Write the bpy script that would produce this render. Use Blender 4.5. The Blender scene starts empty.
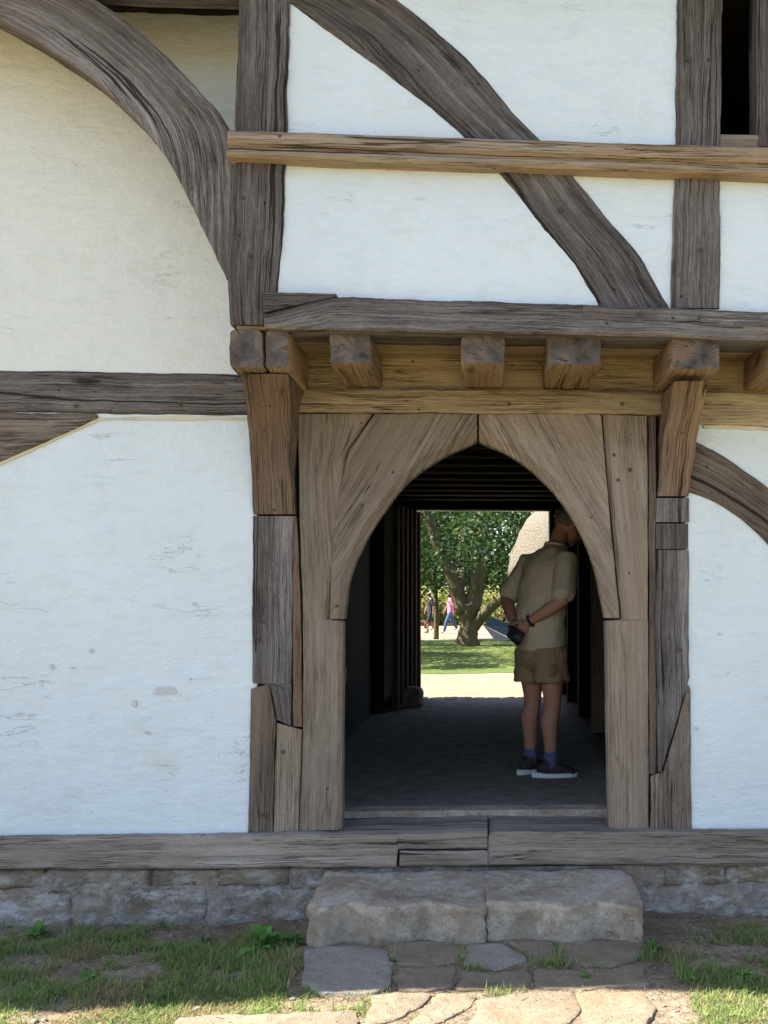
import bpy, bmesh, math, random
from mathutils import Vector, noise, Matrix
random.seed(11)
S = bpy.context.scene
COL = S.collection
R = math.radians
V = Vector

# ------------------------------------------------------------------ camera model (used to place things at their real distance)
F, CX, CY = 1000.0, 528.7, 597.0
YAW = R(2.5)
CAM = V((0.0, -5.08, 1.15))
FW = V((math.sin(YAW), math.cos(YAW), 0)); RT = V((math.cos(YAW), -math.sin(YAW), 0))

def ray(px, py):
    return FW + RT * ((px - CX) / F) + V((0, 0, (CY - py) / F))
def P(px, py, Y):
    d = ray(px, py); return CAM + d * ((Y - CAM.y) / d.y)
def G(px, py, z):
    d = ray(px, py); return CAM + d * ((z - CAM.z) / d.z)

cam = bpy.data.cameras.new('camera'); co = bpy.data.objects.new('camera', cam); COL.objects.link(co)
co.location = CAM; co.rotation_euler = (R(90), 0, -YAW)
cam.sensor_fit = 'VERTICAL'; cam.sensor_height = 36; cam.lens = 36 * F / 1024
cam.shift_x = (384 - CX) / 1024; cam.shift_y = (CY - 512) / 1024
cam.clip_start = .05; cam.clip_end = 3000
S.camera = co

# ------------------------------------------------------------------ light
SUN = V((-.58, .05, .81)).normalized()
w = bpy.data.worlds.new('World'); S.world = w; w.use_nodes = True
wt = w.node_tree; bg = wt.nodes['Background']
sk = wt.nodes.new('ShaderNodeTexSky'); sk.sky_type = 'NISHITA'; sk.sun_disc = False
sk.sun_elevation = math.asin(SUN.z); sk.sun_rotation = math.atan2(SUN.x, SUN.y)
sk.air_density = 1.0; sk.dust_density = 1.0; sk.ozone_density = 1.0
wt.links.new(sk.outputs[0], bg.inputs[0]); bg.inputs[1].default_value = .09
sl = bpy.data.lights.new('sun', 'SUN'); sl.energy = 5.0; sl.angle = R(.5); sl.color = (1, .94, .84)
so = bpy.data.objects.new('sun', sl); COL.objects.link(so); so.rotation_euler = SUN.to_track_quat('Z', 'Y').to_euler(); so.location = (-6, 0, 12)
vs = S.view_settings; vs.view_transform = 'Standard'; vs.look = 'None'; vs.gamma = 1; vs.use_curve_mapping = False; vs.exposure = 2.05
S.cycles.max_bounces = 8; S.cycles.diffuse_bounces = 6; S.cycles.transmission_bounces = 4; S.cycles.transparent_max_bounces = 6
S.cycles.use_denoising = True; S.cycles.denoising_prefilter = 'NONE'; S.cycles.denoising_input_passes = 'RGB_ALBEDO_NORMAL'

# ------------------------------------------------------------------ node helpers
class NT:
    def __init__(s, name, rough=.85, spec=.3):
        s.m = bpy.data.materials.new(name); s.m.use_nodes = True
        s.t = s.m.node_tree; s.b = s.t.nodes['Principled BSDF']
        s.b.inputs['Roughness'].default_value = rough
        s.b.inputs['Specular IOR Level'].default_value = spec
    def n(s, typ, **kw):
        return s.t.nodes.new('ShaderNode' + typ)
    def put(s, sock, val):
        if hasattr(val, 'links'): s.t.links.new(val, sock)
        elif isinstance(val, (tuple, list)):
            sock.default_value = tuple(val) + ((1,) if len(val) == 3 and len(sock.default_value) == 4 else ())
        else: sock.default_value = val
    def math(s, op, a, b=0.0, c=None, clamp=False):
        n = s.n('Math'); n.operation = op; n.use_clamp = clamp
        s.put(n.inputs[0], a); s.put(n.inputs[1], b)
        if c is not None: s.put(n.inputs[2], c)
        return n.outputs[0]
    def comb(s, x, y, z=0.0):
        n = s.n('CombineXYZ'); s.put(n.inputs[0], x); s.put(n.inputs[1], y); s.put(n.inputs[2], z); return n.outputs[0]
    def noise(s, vec, scale, detail=4, rough=.55, dist=0.0):
        n = s.n('TexNoise'); s.put(n.inputs['Vector'], vec); n.inputs['Scale'].default_value = scale
        n.inputs['Detail'].default_value = detail; n.inputs['Roughness'].default_value = rough; n.inputs['Distortion'].default_value = dist
        return n.outputs['Fac']
    def vor(s, vec, scale, feature='F1', rnd=1.0):
        n = s.n('TexVoronoi'); n.feature = feature; s.put(n.inputs['Vector'], vec); n.inputs['Scale'].default_value = scale
        n.inputs['Randomness'].default_value = rnd
        return n.outputs['Distance']
    def rng(s, v, a, b, c=0.0, d=1.0):
        n = s.n('MapRange'); s.put(n.inputs[0], v)
        for i, x in enumerate((a, b, c, d)): s.put(n.inputs[i + 1], x)
        return n.outputs[0]
    def ramp(s, fac, stops):
        n = s.n('ValToRGB'); s.put(n.inputs[0], fac); e = n.color_ramp.elements
        while len(e) < len(stops): e.new(.5)
        for el, (p, c) in zip(e, stops): el.position = p; el.color = tuple(c) + (1,)
        return n.outputs[0]
    def mix(s, fac, a, b, typ='MIX'):
        n = s.n('Mix'); n.data_type = 'RGBA'; n.blend_type = typ
        s.put(n.inputs[0], fac); s.put(n.inputs[6], a); s.put(n.inputs[7], b); return n.outputs[2]
    def obj(s): return s.n('TexCoord').outputs['Object']
    def gen(s, tr):
        m = s.n('Mapping'); s.put(m.inputs[0], s.obj()); m.inputs['Scale'].default_value = tr; return m.outputs[0]
    def col(s, c): s.put(s.b.inputs['Base Color'], c)
    def bump(s, h, dist=.01, strength=1.0):
        n = s.n('Bump'); s.put(n.inputs['Height'], h); n.inputs['Distance'].default_value = dist; n.inputs['Strength'].default_value = strength
        s.t.links.new(n.outputs[0], s.b.inputs['Normal'])

def wood(name, dark, mid, light, alt=None, altamt=.5, crack=1.0, fine=1.0, bump=.012, rough=.88, con=1.0):
    k = NT(name, rough, .15)
    uv = k.n('UVMap').outputs[0]; sp = k.n('SeparateXYZ'); k.put(sp.inputs[0], uv)
    u, v = sp.outputs[0], sp.outputs[1]
    rnd = k.math('MULTIPLY', k.n('ObjectInfo').outputs['Random'], 57.0)
    u = k.math('ADD', u, rnd)
    warp = k.noise(k.comb(k.math('MULTIPLY', u, 1.3), k.math('MULTIPLY', v, 4.0), rnd), 1.0, 3)
    v = k.math('ADD', v, k.math('MULTIPLY', k.math('SUBTRACT', warp, .5), .02))
    def st(su, sv, det, r=.6, off=0.0):
        return k.noise(k.comb(k.math('MULTIPLY', u, su), k.math('MULTIPLY', v, sv), k.math('ADD', rnd, off)), 1.0, det, r)
    f5 = st(.12, 15, 4, .6, 41.0); f6 = k.rng(st(7, 130, 2, .5, 47.0), .60, .72)
    f1 = st(3.5, 230, 4, .65); f2 = st(.4, 52, 5, .7, 3.1); f3 = st(1.7, 3.6, 5, .6, 7.7); f4 = st(30, 130, 5, .75, 5.0)
    cr = k.math('ABSOLUTE', k.math('SUBTRACT', st(.28, 11, 4, .42, 9.9), .5))
    gate = k.rng(st(.6, 4, 3, .5, 13.3), .47, .60)
    wid = k.math('MULTIPLY', gate, .013 * crack)
    crk = k.rng(k.math('DIVIDE', cr, k.math('ADD', wid, .0001)), .5, 1.1, 1.0, 0.0)
    # finer families of short checks
    cr2 = k.math('ABSOLUTE', k.math('SUBTRACT', st(2.0, 75, 3, .5, 21.0), .5))
    crk2 = k.math('MULTIPLY', k.rng(cr2, .0, .030, .75 * min(1, crack), 0.0), k.rng(st(2.2, 8, 3, .6, 31.0), .44, .62))
    crk = k.math('MAXIMUM', crk, crk2)
    t = k.math('ADD', k.math('MULTIPLY', f1, .55 * fine), k.math('ADD', k.math('MULTIPLY', f2, .60), k.math('ADD', k.math('MULTIPLY', f3, .42), k.math('ADD', k.math('MULTIPLY', f4, .42), k.math('MULTIPLY', f5, .55)))))
    lo_ = .5 * (.55 * fine + 1.99)
    t = k.math('ADD', k.rng(t, lo_ - .30 / con, lo_ + .30 / con), k.math('MULTIPLY', f6, .22))
    c = k.ramp(t, [(0, dark), (.45, mid), (1, light)])
    if alt: c = k.mix(k.math('MULTIPLY', k.rng(st(.9, 2.2, 4, .6, 17.0), .4, .64), altamt), c, alt)
    kn = k.vor(k.comb(k.math('MULTIPLY', u, 1.3), k.math('MULTIPLY', v, 3.6), rnd), 1.0)
    kn = k.math('ADD', kn, k.math('MULTIPLY', k.math('SUBTRACT', f3, .5), .10))
    c = k.mix(k.rng(kn, .04, .11, .75, 0), c, [x * .55 for x in dark])
    c = k.mix(k.rng(f4, .62, .75, 0, .35), c, [min(1, x * 1.25) for x in light])
    orn = k.n('ObjectInfo').outputs['Random']
    tv = k.rng(k.math('FRACT', k.math('MULTIPLY', orn, 7.3)), 0, 1, .82, 1.22)
    vm = k.n('VectorMath'); vm.operation = 'SCALE'; k.put(vm.inputs[0], c); k.put(vm.inputs['Scale'], tv); c = vm.outputs[0]
    # peg holes and worm holes
    spots = k.vor(k.comb(k.math('MULTIPLY', u, 7.0), k.math('MULTIPLY', v, 9.0), 0.0), 1.0)
    hole = k.rng(spots, .035, .07, .75, 0.0)
    c = k.mix(k.math('MULTIPLY', crk, .85), c, [x * .2 for x in dark])
    c = k.mix(hole, c, [x * .4 for x in dark])
    k.col(c)
    h = k.math('ADD', k.math('MULTIPLY', f1, .28), k.math('ADD', k.math('MULTIPLY', f2, .55), k.math('MULTIPLY', f4, .5)))
    h = k.math('SUBTRACT', h, k.math('MULTIPLY', crk, 1.2)); h = k.math('SUBTRACT', h, hole)
    k.bump(h, bump, .9)
    return k.m

def endgrain(name, dark, light, warm):
    k = NT(name, .9, .1)
    uv = k.n('UVMap').outputs[0]
    rnd = k.math('MULTIPLY', k.n('ObjectInfo').outputs['Random'], 31.0)
    sp = k.n('SeparateXYZ'); k.put(sp.inputs[0], uv); x, y = sp.outputs[0], sp.outputs[1]
    x2 = k.math('ADD', x, k.math('MULTIPLY', k.math('SUBTRACT', k.noise(k.comb(x, y, rnd), 14, 3), .5), .03))
    ox = k.rng(k.math('FRACT', k.math('MULTIPLY', rnd, 3.7)), 0, 1, -.05, .05); oy = k.rng(k.math('FRACT', k.math('MULTIPLY', rnd, 5.3)), 0, 1, -.07, .03)
    x2 = k.math('SUBTRACT', x2, ox); y2 = k.math('SUBTRACT', y, oy)
    r = k.math('SQRT', k.math('ADD', k.math('MULTIPLY', x2, x2), k.math('MULTIPLY', y2, y2)))
    ang = k.math('ARCTAN2', y2, x2)
    rad = k.noise(k.comb(k.math('MULTIPLY', ang, 2.2), k.math('MULTIPLY', r, 3.0), rnd), 1.0, 4, .6)
    ringy = k.math('ADD', k.math('MULTIPLY', k.math('SINE', k.math('ADD', k.math('MULTIPLY', r, 520.0), k.math('MULTIPLY', k.noise(k.comb(x, y, rnd), 18, 3), 14.0))), .14), .5)
    pat = k.noise(k.comb(x, y, rnd), 11, 5)
    c = k.ramp(k.rng(k.math('ADD', k.math('MULTIPLY', rad, .25), k.math('ADD', k.math('MULTIPLY', ringy, .22), k.math('MULTIPLY', pat, .9))), .45, .95), [(0, dark), (.6, light), (1, [q * 1.35 for q in light])])
    c = k.mix(k.rng(pat, .52, .68, 0, .75), c, warm)
    ck = k.math('MULTIPLY', k.rng(k.math('ABSOLUTE', k.math('SUBTRACT', rad, .5)), 0, .010, 1, 0), k.rng(pat, .46, .58))
    c = k.mix(k.math('MULTIPLY', ck, .8), c, (.012, .01, .009))
    k.col(c); k.bump(k.math('SUBTRACT', k.math('ADD', k.math('MULTIPLY', ringy, .2), pat), ck), .008)
    return k.m

def plaster(name, base=(.635, .69, .73), stain=(.55, .46, .27), stain_z=None):
    k = NT(name, .92, .1)
    o = k.obj()
    n1 = k.noise(o, 1.1, 5); n2 = k.noise(o, 7, 6, .7); n3 = k.noise(o, 55, 5, .65); n4 = k.noise(k.gen((1, 1, 3.2)), 6, 5, .65)
    c = k.mix(k.rng(n1, .35, .68, 0, .8), base, [x * .91 for x in base])
    c = k.mix(k.rng(n2, .54, .72, 0, .5), c, [base[0] * .88, base[1] * .86, base[2] * .80])
    c = k.mix(k.rng(n4, .52, .72, 0, .5), c, [x * .82 for x in base])
    c = k.mix(k.rng(n3, .60, .74, 0, .35), c, [x * .75 for x in base])
    c = k.mix(k.rng(k.noise(o, 1.7, 6, .7, .4), .58, .80, 0, .4), c, stain)
    sp = k.vor(k.gen((1.0, 1.0, 1.7)), 3.1)
    rag = k.math('ADD', sp, k.math('MULTIPLY', k.math('SUBTRACT', k.noise(o, 30, 4, .65), .5), .16))
    chip = k.math('MULTIPLY', k.rng(rag, .015, .04, 1, 0), k.rng(n1, .42, .5))
    ckv = k.math('ABSOLUTE', k.math('SUBTRACT', k.noise(k.gen((.35, 1, 1.9)), 3.3, 6, .55, .3), .5))
    ck = k.math('MULTIPLY', k.rng(ckv, 0, .0035, 1, 0), k.rng(k.noise(o, 2.3, 3), .55, .64))
    c = k.mix(k.math('MULTIPLY', chip, .75), c, (.33, .315, .30))
    c = k.mix(k.math('MULTIPLY', ck, .28), c, (.34, .31, .27))
    k.col(c)
    h = k.math('ADD', k.math('MULTIPLY', n2, .8), k.math('MULTIPLY', n3, .3))
    h = k.math('SUBTRACT', h, k.math('MULTIPLY', k.math('MAXIMUM', chip, ck), .4))
    k.bump(k.math('ADD', h, k.math('MULTIPLY', n4, .8)), .02, .6)
    return k.m

def stone(name, dark, mid, light, tint=None, tintamt=.6, moss=None, white=None, scale=1.0):
    k = NT(name, .9, .2)
    o = k.obj()
    rnd = k.math('MULTIPLY', k.n('ObjectInfo').outputs['Random'], 9.0)
    n1 = k.noise(o, 4 * scale, 6, .65); n2 = k.noise(o, 26 * scale, 6, .7); n3 = k.noise(o, 120 * scale, 4, .7)
    t = k.rng(k.math('ADD', k.math('MULTIPLY', n1, .5), k.math('ADD', k.math('MULTIPLY', n2, .4), k.math('MULTIPLY', n3, .3))), .42, .80)
    c = k.ramp(t, [(0, dark), (.5, mid), (1, light)])
    if tint: c = k.mix(k.rng(k.noise(o, 5.5 * scale, 5, .6), .48, .66, 0, tintamt), c, tint)
    if white: c = k.mix(k.rng(k.noise(k.gen((1, 1, 2.4)), 7, 7, .75), .50, .62, 0, .75), c, white)
    if moss: c = k.mix(k.rng(k.noise(o, 7, 5, .7), .60, .70, 0, .6), c, moss)
    pit = k.rng(k.vor(o, 46 * scale), .0, .25, 1, 0)
    pitg = k.math('MULTIPLY', pit, k.rng(k.noise(o, 9, 3), .5, .65))
    c = k.mix(k.math('MULTIPLY', pitg, .55), c, [x * .35 for x in dark])
    k.col(c)
    k.bump(k.math('SUBTRACT', k.math('ADD', k.math('MULTIPLY', n2, .9), k.math('MULTIPLY', n3, .35)), k.math('MULTIPLY', pitg, .5)), .018, .9)
    return k.m

def plain(name, c, rough=.8, var=.25, scale=20, spec=.3, bumpd=.003):
    k = NT(name, rough, spec)
    n = k.noise(k.obj(), scale, 5, .6)
    k.col(k.mix(n, [x * (1 - var) for x in c], [min(1, x * (1 + var)) for x in c])); k.bump(n, bumpd)
    return k.m

def leafmat(name, attr='tone', rough=.6, trans=.3):
    k = NT(name, rough, .25)
    a = k.n('Attribute'); a.attribute_name = attr
    k.col(a.outputs['Color'])
    tr = k.n('BsdfTranslucent'); k.put(tr.inputs[0], a.outputs['Color'])
    mx = k.n('MixShader'); mx.inputs[0].default_value = trans
    k.t.links.new(k.b.outputs[0], mx.inputs[1]); k.t.links.new(tr.outputs[0], mx.inputs[2])
    k.t.links.new(mx.outputs[0], k.t.nodes['Material Output'].inputs[0])
    return k.m

M = dict(
    grey=wood('weathered_grey_oak', (.036, .030, .027), (.122, .104, .098), (.32, .29, .278), (.105, .080, .065), .5, 1.3, con=1.1),
    brown=wood('sheltered_brown_oak', (.05, .038, .031), (.14, .108, .088), (.28, .235, .20), (.15, .105, .078), .5, 1.0),
    frame=wood('door_frame_oak', (.095, .072, .054), (.205, .162, .127), (.335, .28, .235), (.21, .15, .107), .5, .6, con=.95),
    sillwood=wood('grey_sill_oak', (.11, .086, .07), (.27, .225, .188), (.42, .365, .32), (.19, .155, .125), .5, .9),
    pale=wood('pale_rail_oak', (.13, .085, .05), (.33, .23, .14), (.46, .36, .25), (.29, .235, .19), .5, .8),
    ochre=wood('golden_dry_oak', (.14, .095, .055), (.36, .265, .16), (.53, .42, .28), (.27, .22, .15), .6, .8),
    joist=wood('dusty_joist_oak', (.09, .06, .038), (.23, .155, .098), (.37, .27, .18), (.28, .19, .11), .6, .8),
    rust=wood('reddish_worn_oak', (.075, .045, .03), (.19, .118, .074), (.36, .26, .185), (.16, .12, .098), .6, 1.0),
    dark=wood('gloom_dark_oak', (.008, .007, .006), (.018, .014, .012), (.04, .03, .027)),  # near-black oak: the darkness of unlit places is put into its colour
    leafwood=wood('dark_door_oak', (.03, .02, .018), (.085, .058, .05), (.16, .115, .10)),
    end=endgrain('oak_end_grain', (.03, .024, .021), (.13, .108, .097), (.18, .11, .06)),
    plaster=plaster('white_limewash'), cream=plaster('bounce_tinted_limewash', (.68, .685, .66), (.50, .42, .25)),  # cream copy of the limewash: warm bounced light in the recess painted in
    inner=plain('gloom_dark_inner_daub', (.009, .008, .008), .95, .3, 6),  # near-black daub: the gloom of the unlit interior is put into the colour
    floor=stone('beaten_earth_floor', (.10, .08, .062), (.225, .185, .148), (.40, .34, .28), scale=2.2),
    step=stone('worn_step_stone', (.12, .09, .062), (.38, .315, .25), (.56, .49, .415), (.23, .165, .105), .7, (.13, .12, .06)),
    slate=stone('grey_flagstone', (.18, .15, .122), (.29, .25, .208), (.38, .34, .29)),
    flag=stone('buff_flagstone', (.12, .095, .065), (.235, .19, .135), (.32, .27, .205), (.22, .15, .085), .5),
    plinth=stone('whitewashed_rubble', (.085, .065, .05), (.26, .215, .18), (.42, .365, .32), (.28, .20, .13), .6, None, (.46, .435, .425)),
    tanstone=stone('tan_rubble', (.09, .066, .045), (.22, .17, .12), (.34, .28, .21), (.15, .125, .105), .7, None, (.40, .37, .35)),
    thatch=plain('pale_thatch', (.19, .165, .13), .95, .6, 22, .1, .08),
    tile=plain('clay_roof', (.18, .09, .06), .9, .35, 5),
    pegwood=plain('dark_peg', (.07, .05, .04), .9, .4, 90),
    iron=plain('old_iron', (.05, .045, .042), .6, .3, 40),
)

# ------------------------------------------------------------------ object helpers
def put(name, bm, mats, parent=None, smooth=False):
    me = bpy.data.meshes.new(name)
    bmesh.ops.recalc_face_normals(bm, faces=bm.faces)
    if smooth:
        for f in bm.faces: f.smooth = True
    bm.to_mesh(me); bm.free()
    for m in (mats if isinstance(mats, (list, tuple)) else [mats]): me.materials.append(m)
    o = bpy.data.objects.new(name, me); COL.objects.link(o)
    if parent is not None: o.parent = parent
    return o
def tag(o, label=None, cat=None, group=None, kind=None):
    if label: o['label'] = label
    if cat: o['category'] = cat
    if group: o['group'] = group
    if kind: o['kind'] = kind
    return o
def empty(name, loc=(0, 0, 0), rz=0.0):
    o = bpy.data.objects.new(name, None); COL.objects.link(o); o.location = loc; o.rotation_euler = (0, 0, rz); o.empty_display_size = .2
    return o
def nz(x, y=0.0, z=0.0): return noise.noise(V((x, y, z)))

def lerp_poly(pts, t):
    n = len(pts) - 1; x = min(max(t, 0), 1) * n; i = min(int(x), n - 1); f = x - i
    return pts[i].lerp(pts[i + 1], f)
def cr_poly(pts, t):
    n = len(pts) - 1; x = min(max(t, 0), 1) * n; i = min(int(x), n - 1); f = x - i
    p1, p2 = pts[i], pts[i + 1]; p0 = pts[i - 1] if i else p1 * 2 - p2; p3 = pts[i + 2] if i + 2 <= n else p2 * 2 - p1
    return ((p1 * 2) + (p2 - p0) * f + (p0 * 2 - p1 * 5 + p2 * 4 - p3) * f * f + (p1 * 3 - p0 - p2 * 3 + p3) * f ** 3) * .5

def beam(name, A, B, Y, yback, mat, parent, ch=.009, chA=None, chB=None, smooth=False, seg=.018, jit=.0035, na=6, wob=None, smoothB=None, grain=None):
    """A timber whose two front edges run along A and B (photo points on the plane Y, or on Y(t)); it is solid back to yback."""
    fy = Y if callable(Y) else (lambda t: Y)
    ev = cr_poly if smooth else lerp_poly; evb = ev if smoothB is None else (cr_poly if smoothB else lerp_poly)
    n0 = len(A)
    W3 = []
    a2 = [V((p[0], p[1], 0)) for p in A]; b2 = [V((p[0], p[1], 0)) for p in B]
    # sample densely, then by length of the centre line
    K = 60 * (n0 - 1); ts = [i / K for i in range(K + 1)]
    def at(t):
        a = ev(a2, t); b = evb(b2, t); y = fy(t)
        return P(a.x, a.y, y), P(b.x, b.y, y)
    L = [0.0]; prev = None
    for t in ts:
        a, b = at(t)
        c = (a, b)
        if prev: L.append(L[-1] + max((a - prev[0]).length, (b - prev[1]).length))
        prev = c
    N = max(2, int(L[-1] / seg)); pick = []; j = 0
    for i in range(N + 1):
        s = L[-1] * i / N
        while j < K and L[j] < s: j += 1
        pick.append((ts[j], s))
    sd = random.uniform(0, 90)
    bm = bmesh.new(); uvl = bm.loops.layers.uv.new('UVMap'); rings = []
    wb = jit if wob is None else wob
    mid_prev = None; ul = 0.0
    for t, s in pick:
        a, b = at(t); y = fy(t)
        d = (b - a); wd = max(d.length, 1e-4); d.normalize()
        m = (a + b) * .5
        if mid_prev is not None: ul += (m - mid_prev).length
        mid_prev = m
        a = a - d * (wb * 1.3 * nz(s * 4, sd) + wb * .6 * nz(s * 13, sd + 5) + wb * .55 * nz(s * 31, sd + 6) * (nz(s * 2.3, sd + 7) > 0)); b = b + d * (wb * 1.3 * nz(s * 4, sd + 9) + wb * .6 * nz(s * 13, sd + 15) + wb * .55 * nz(s * 31, sd + 16) * (nz(s * 2.3, sd + 17) > 0))
        ca = min((chA if chA else ch) * (1 + .5 * nz(s * 7, sd + 20)), wd * .4); cb = min((chB if chB else ch) * (1 + .5 * nz(s * 7, sd + 30)), wd * .4)
        up = V((0, 1, 0)); ring = []
        def add(p, v):
            if grain: ring.append((bm.verts.new(p), p.x * grain[0] + p.z * grain[1], -p.x * grain[1] + p.z * grain[0]))
            else: ring.append((bm.verts.new(p), ul, v))
        add(V((a.x, yback, a.z)), -(yback - y)); add(a + up * ca, -ca)
        q0 = a + d * ca; q1 = b - d * cb
        for i in range(na):
            f = i / (na - 1); q = q0.lerp(q1, f)
            dy = jit * (1.1 * nz(s * 3, f * wd * 18, sd) + .9 * nz(s * 9, f * wd * 45, sd + 3)) + .002
            add(q + up * dy, ca + f * wd)
        add(b + up * cb, wd + ca + cb); add(V((b.x, yback, b.z)), wd + cb + (yback - y))
        rings.append(ring)
    nv = len(rings[0])
    def face(vs, uvs, mi=0):
        try: f = bm.faces.new(vs)
        except ValueError: return
        f.material_index = mi
        for lp, uv in zip(f.loops, uvs): lp[uvl].uv = uv
    for r0, r1 in zip(rings, rings[1:]):
        for i in range(nv):
            k = (i + 1) % nv
            if k == 0:
                face([r0[i][0], r1[i][0], r1[0][0], r0[0][0]], [(r0[i][1], 0), (r1[i][1], 0), (r1[i][1], .2), (r0[i][1], .2)])
            else:
                face([r0[i][0], r1[i][0], r1[k][0], r0[k][0]], [(r0[i][1], r0[i][2]), (r1[i][1], r1[i][2]), (r1[k][1], r1[k][2]), (r0[k][1], r0[k][2])])
    for r in (rings[0], rings[-1]):
        c = sum((x[0].co for x in r), V()) / nv
        ex = r[2][0].co - r[-3][0].co; ex.normalize()
        face([x[0] for x in r], [((x[0].co - c).dot(ex), x[0].co.y - c.y) for x in r], 1)
    return put(name, bm, [mat, M['end']], parent)

def wbeam(name, p0, p1, w_, h_, mat, parent, upv=(0, 0, 1), ch=.01, jit=.004, seg=.04, prof=None, endmat=None):
    """A straight squared timber between two points, w_ wide and h_ deep; prof(t) scales the section."""
    p0, p1 = V(p0), V(p1); T = (p1 - p0); Ln = T.length; T.normalize(); up = V(upv); sx = T.cross(up).normalized(); up = sx.cross(T).normalized()
    n = max(2, int(Ln / seg)); sd = random.uniform(0, 90)
    bm = bmesh.new(); uvl = bm.loops.layers.uv.new('UVMap'); rings = []
    base = []
    a, b = w_ / 2, h_ / 2
    def side(x0, y0, x1, y1, k=4): return [(x0 + (x1 - x0) * i / k, y0 + (y1 - y0) * i / k) for i in range(k + 1)]
    base += side(-a + ch, -b, a - ch, -b); base += side(a, -b + ch, a, b - ch); base += side(a - ch, b, -a + ch, b); base += side(-a, b - ch, -a, -b + ch)
    for i in range(n + 1):
        t = i / n; s = Ln * t
        k = prof(t) if prof else (1, 1, 0)
        ring = []
        for j, (x, y) in enumerate(base):
            q = jit * (nz(s * 4, x * 14 + sd, y * 14) + .7 * nz(s * 14, x * 40 + sd, y * 40))
            ln = math.hypot(x, y) or 1
            ring.append(bm.verts.new(p0 + T * s + sx * (x * k[0] + q * x / ln) + up * (y * k[1] + k[2] + q * y / ln)))
        rings.append((s, ring))
    per = [0.0]
    for j in range(len(base)):
        x0, y0 = base[j]; x1, y1 = base[(j + 1) % len(base)]; per.append(per[-1] + math.hypot(x1 - x0, y1 - y0))
    for (s0, r0), (s1, r1) in zip(rings, rings[1:]):
        for j in range(len(base)):
            k = (j + 1) % len(base)
            f = bm.faces.new([r0[j], r1[j], r1[k], r0[k]])
            for lp, uv in zip(f.loops, [(s0, per[j]), (s1, per[j]), (s1, per[j + 1]), (s0, per[j + 1])]): lp[uvl].uv = uv
    for s, r in (rings[0], rings[-1]):
        f = bm.faces.new(r); f.material_index = 1
        c = sum((v.co for v in r), V()) / len(r)
        for lp in f.loops: d = lp.vert.co - c; lp[uvl].uv = (d.dot(sx), d.dot(up))
    return put(name, bm, [mat, endmat or M['end']], parent)

def sheet(name, x0, x1, z0, z1, Y, mat, parent, thick=.12, cell=.018, amp=.004, seed=0.0):
    """A panel of daub in the plane Y facing -Y, uneven on its face and solid behind."""
    nx = max(2, int((x1 - x0) / cell)); nzz = max(2, int((z1 - z0) / cell)); bm = bmesh.new(); g = []
    for j in range(nzz + 1):
        row = []
        for i in range(nx + 1):
            x = x0 + (x1 - x0) * i / nx; z = z0 + (z1 - z0) * j / nzz
            y = Y + amp * (1.2 * nz(x * 2.1, z * 2.1, seed) + .8 * nz(x * 8, z * 8, seed + 4) + .5 * nz(x * 27, z * 27, seed + 8))
            row.append(bm.verts.new((x, y, z)))
        g.append(row)
    for j in range(nzz):
        for i in range(nx): bm.faces.new([g[j][i], g[j][i + 1], g[j + 1][i + 1], g[j + 1][i]])
    c = [bm.verts.new(p) for p in ((x0, Y + thick, z0), (x1, Y + thick, z0), (x1, Y + thick, z1), (x0, Y + thick, z1))]
    bm.faces.new([c[3], c[2], c[1], c[0]])
    bm.faces.new(g[0][::-1] + [c[0], c[1]]); bm.faces.new(g[-1] + [c[2], c[3]])
    bm.faces.new([g[j][0] for j in range(nzz + 1)] + [c[3], c[0]]); bm.faces.new([g[j][-1] for j in range(nzz, -1, -1)] + [c[1], c[2]])
    return put(name, bm, mat, parent, True)

def box(bm, x0, x1, y0, y1, z0, z1):
    v = [bm.verts.new((x, y, z)) for x in (x0, x1) for y in (y0, y1) for z in (z0, z1)]
    for f in ((0, 1, 3, 2), (4, 6, 7, 5), (0, 4, 5, 1), (2, 3, 7, 6), (0, 2, 6, 4), (1, 5, 7, 3)): bm.faces.new([v[i] for i in f])
def boxes(name, lst, mat, parent=None):
    bm = bmesh.new()
    for b in lst: box(bm, *b)
    return put(name, bm, mat, parent)

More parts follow.
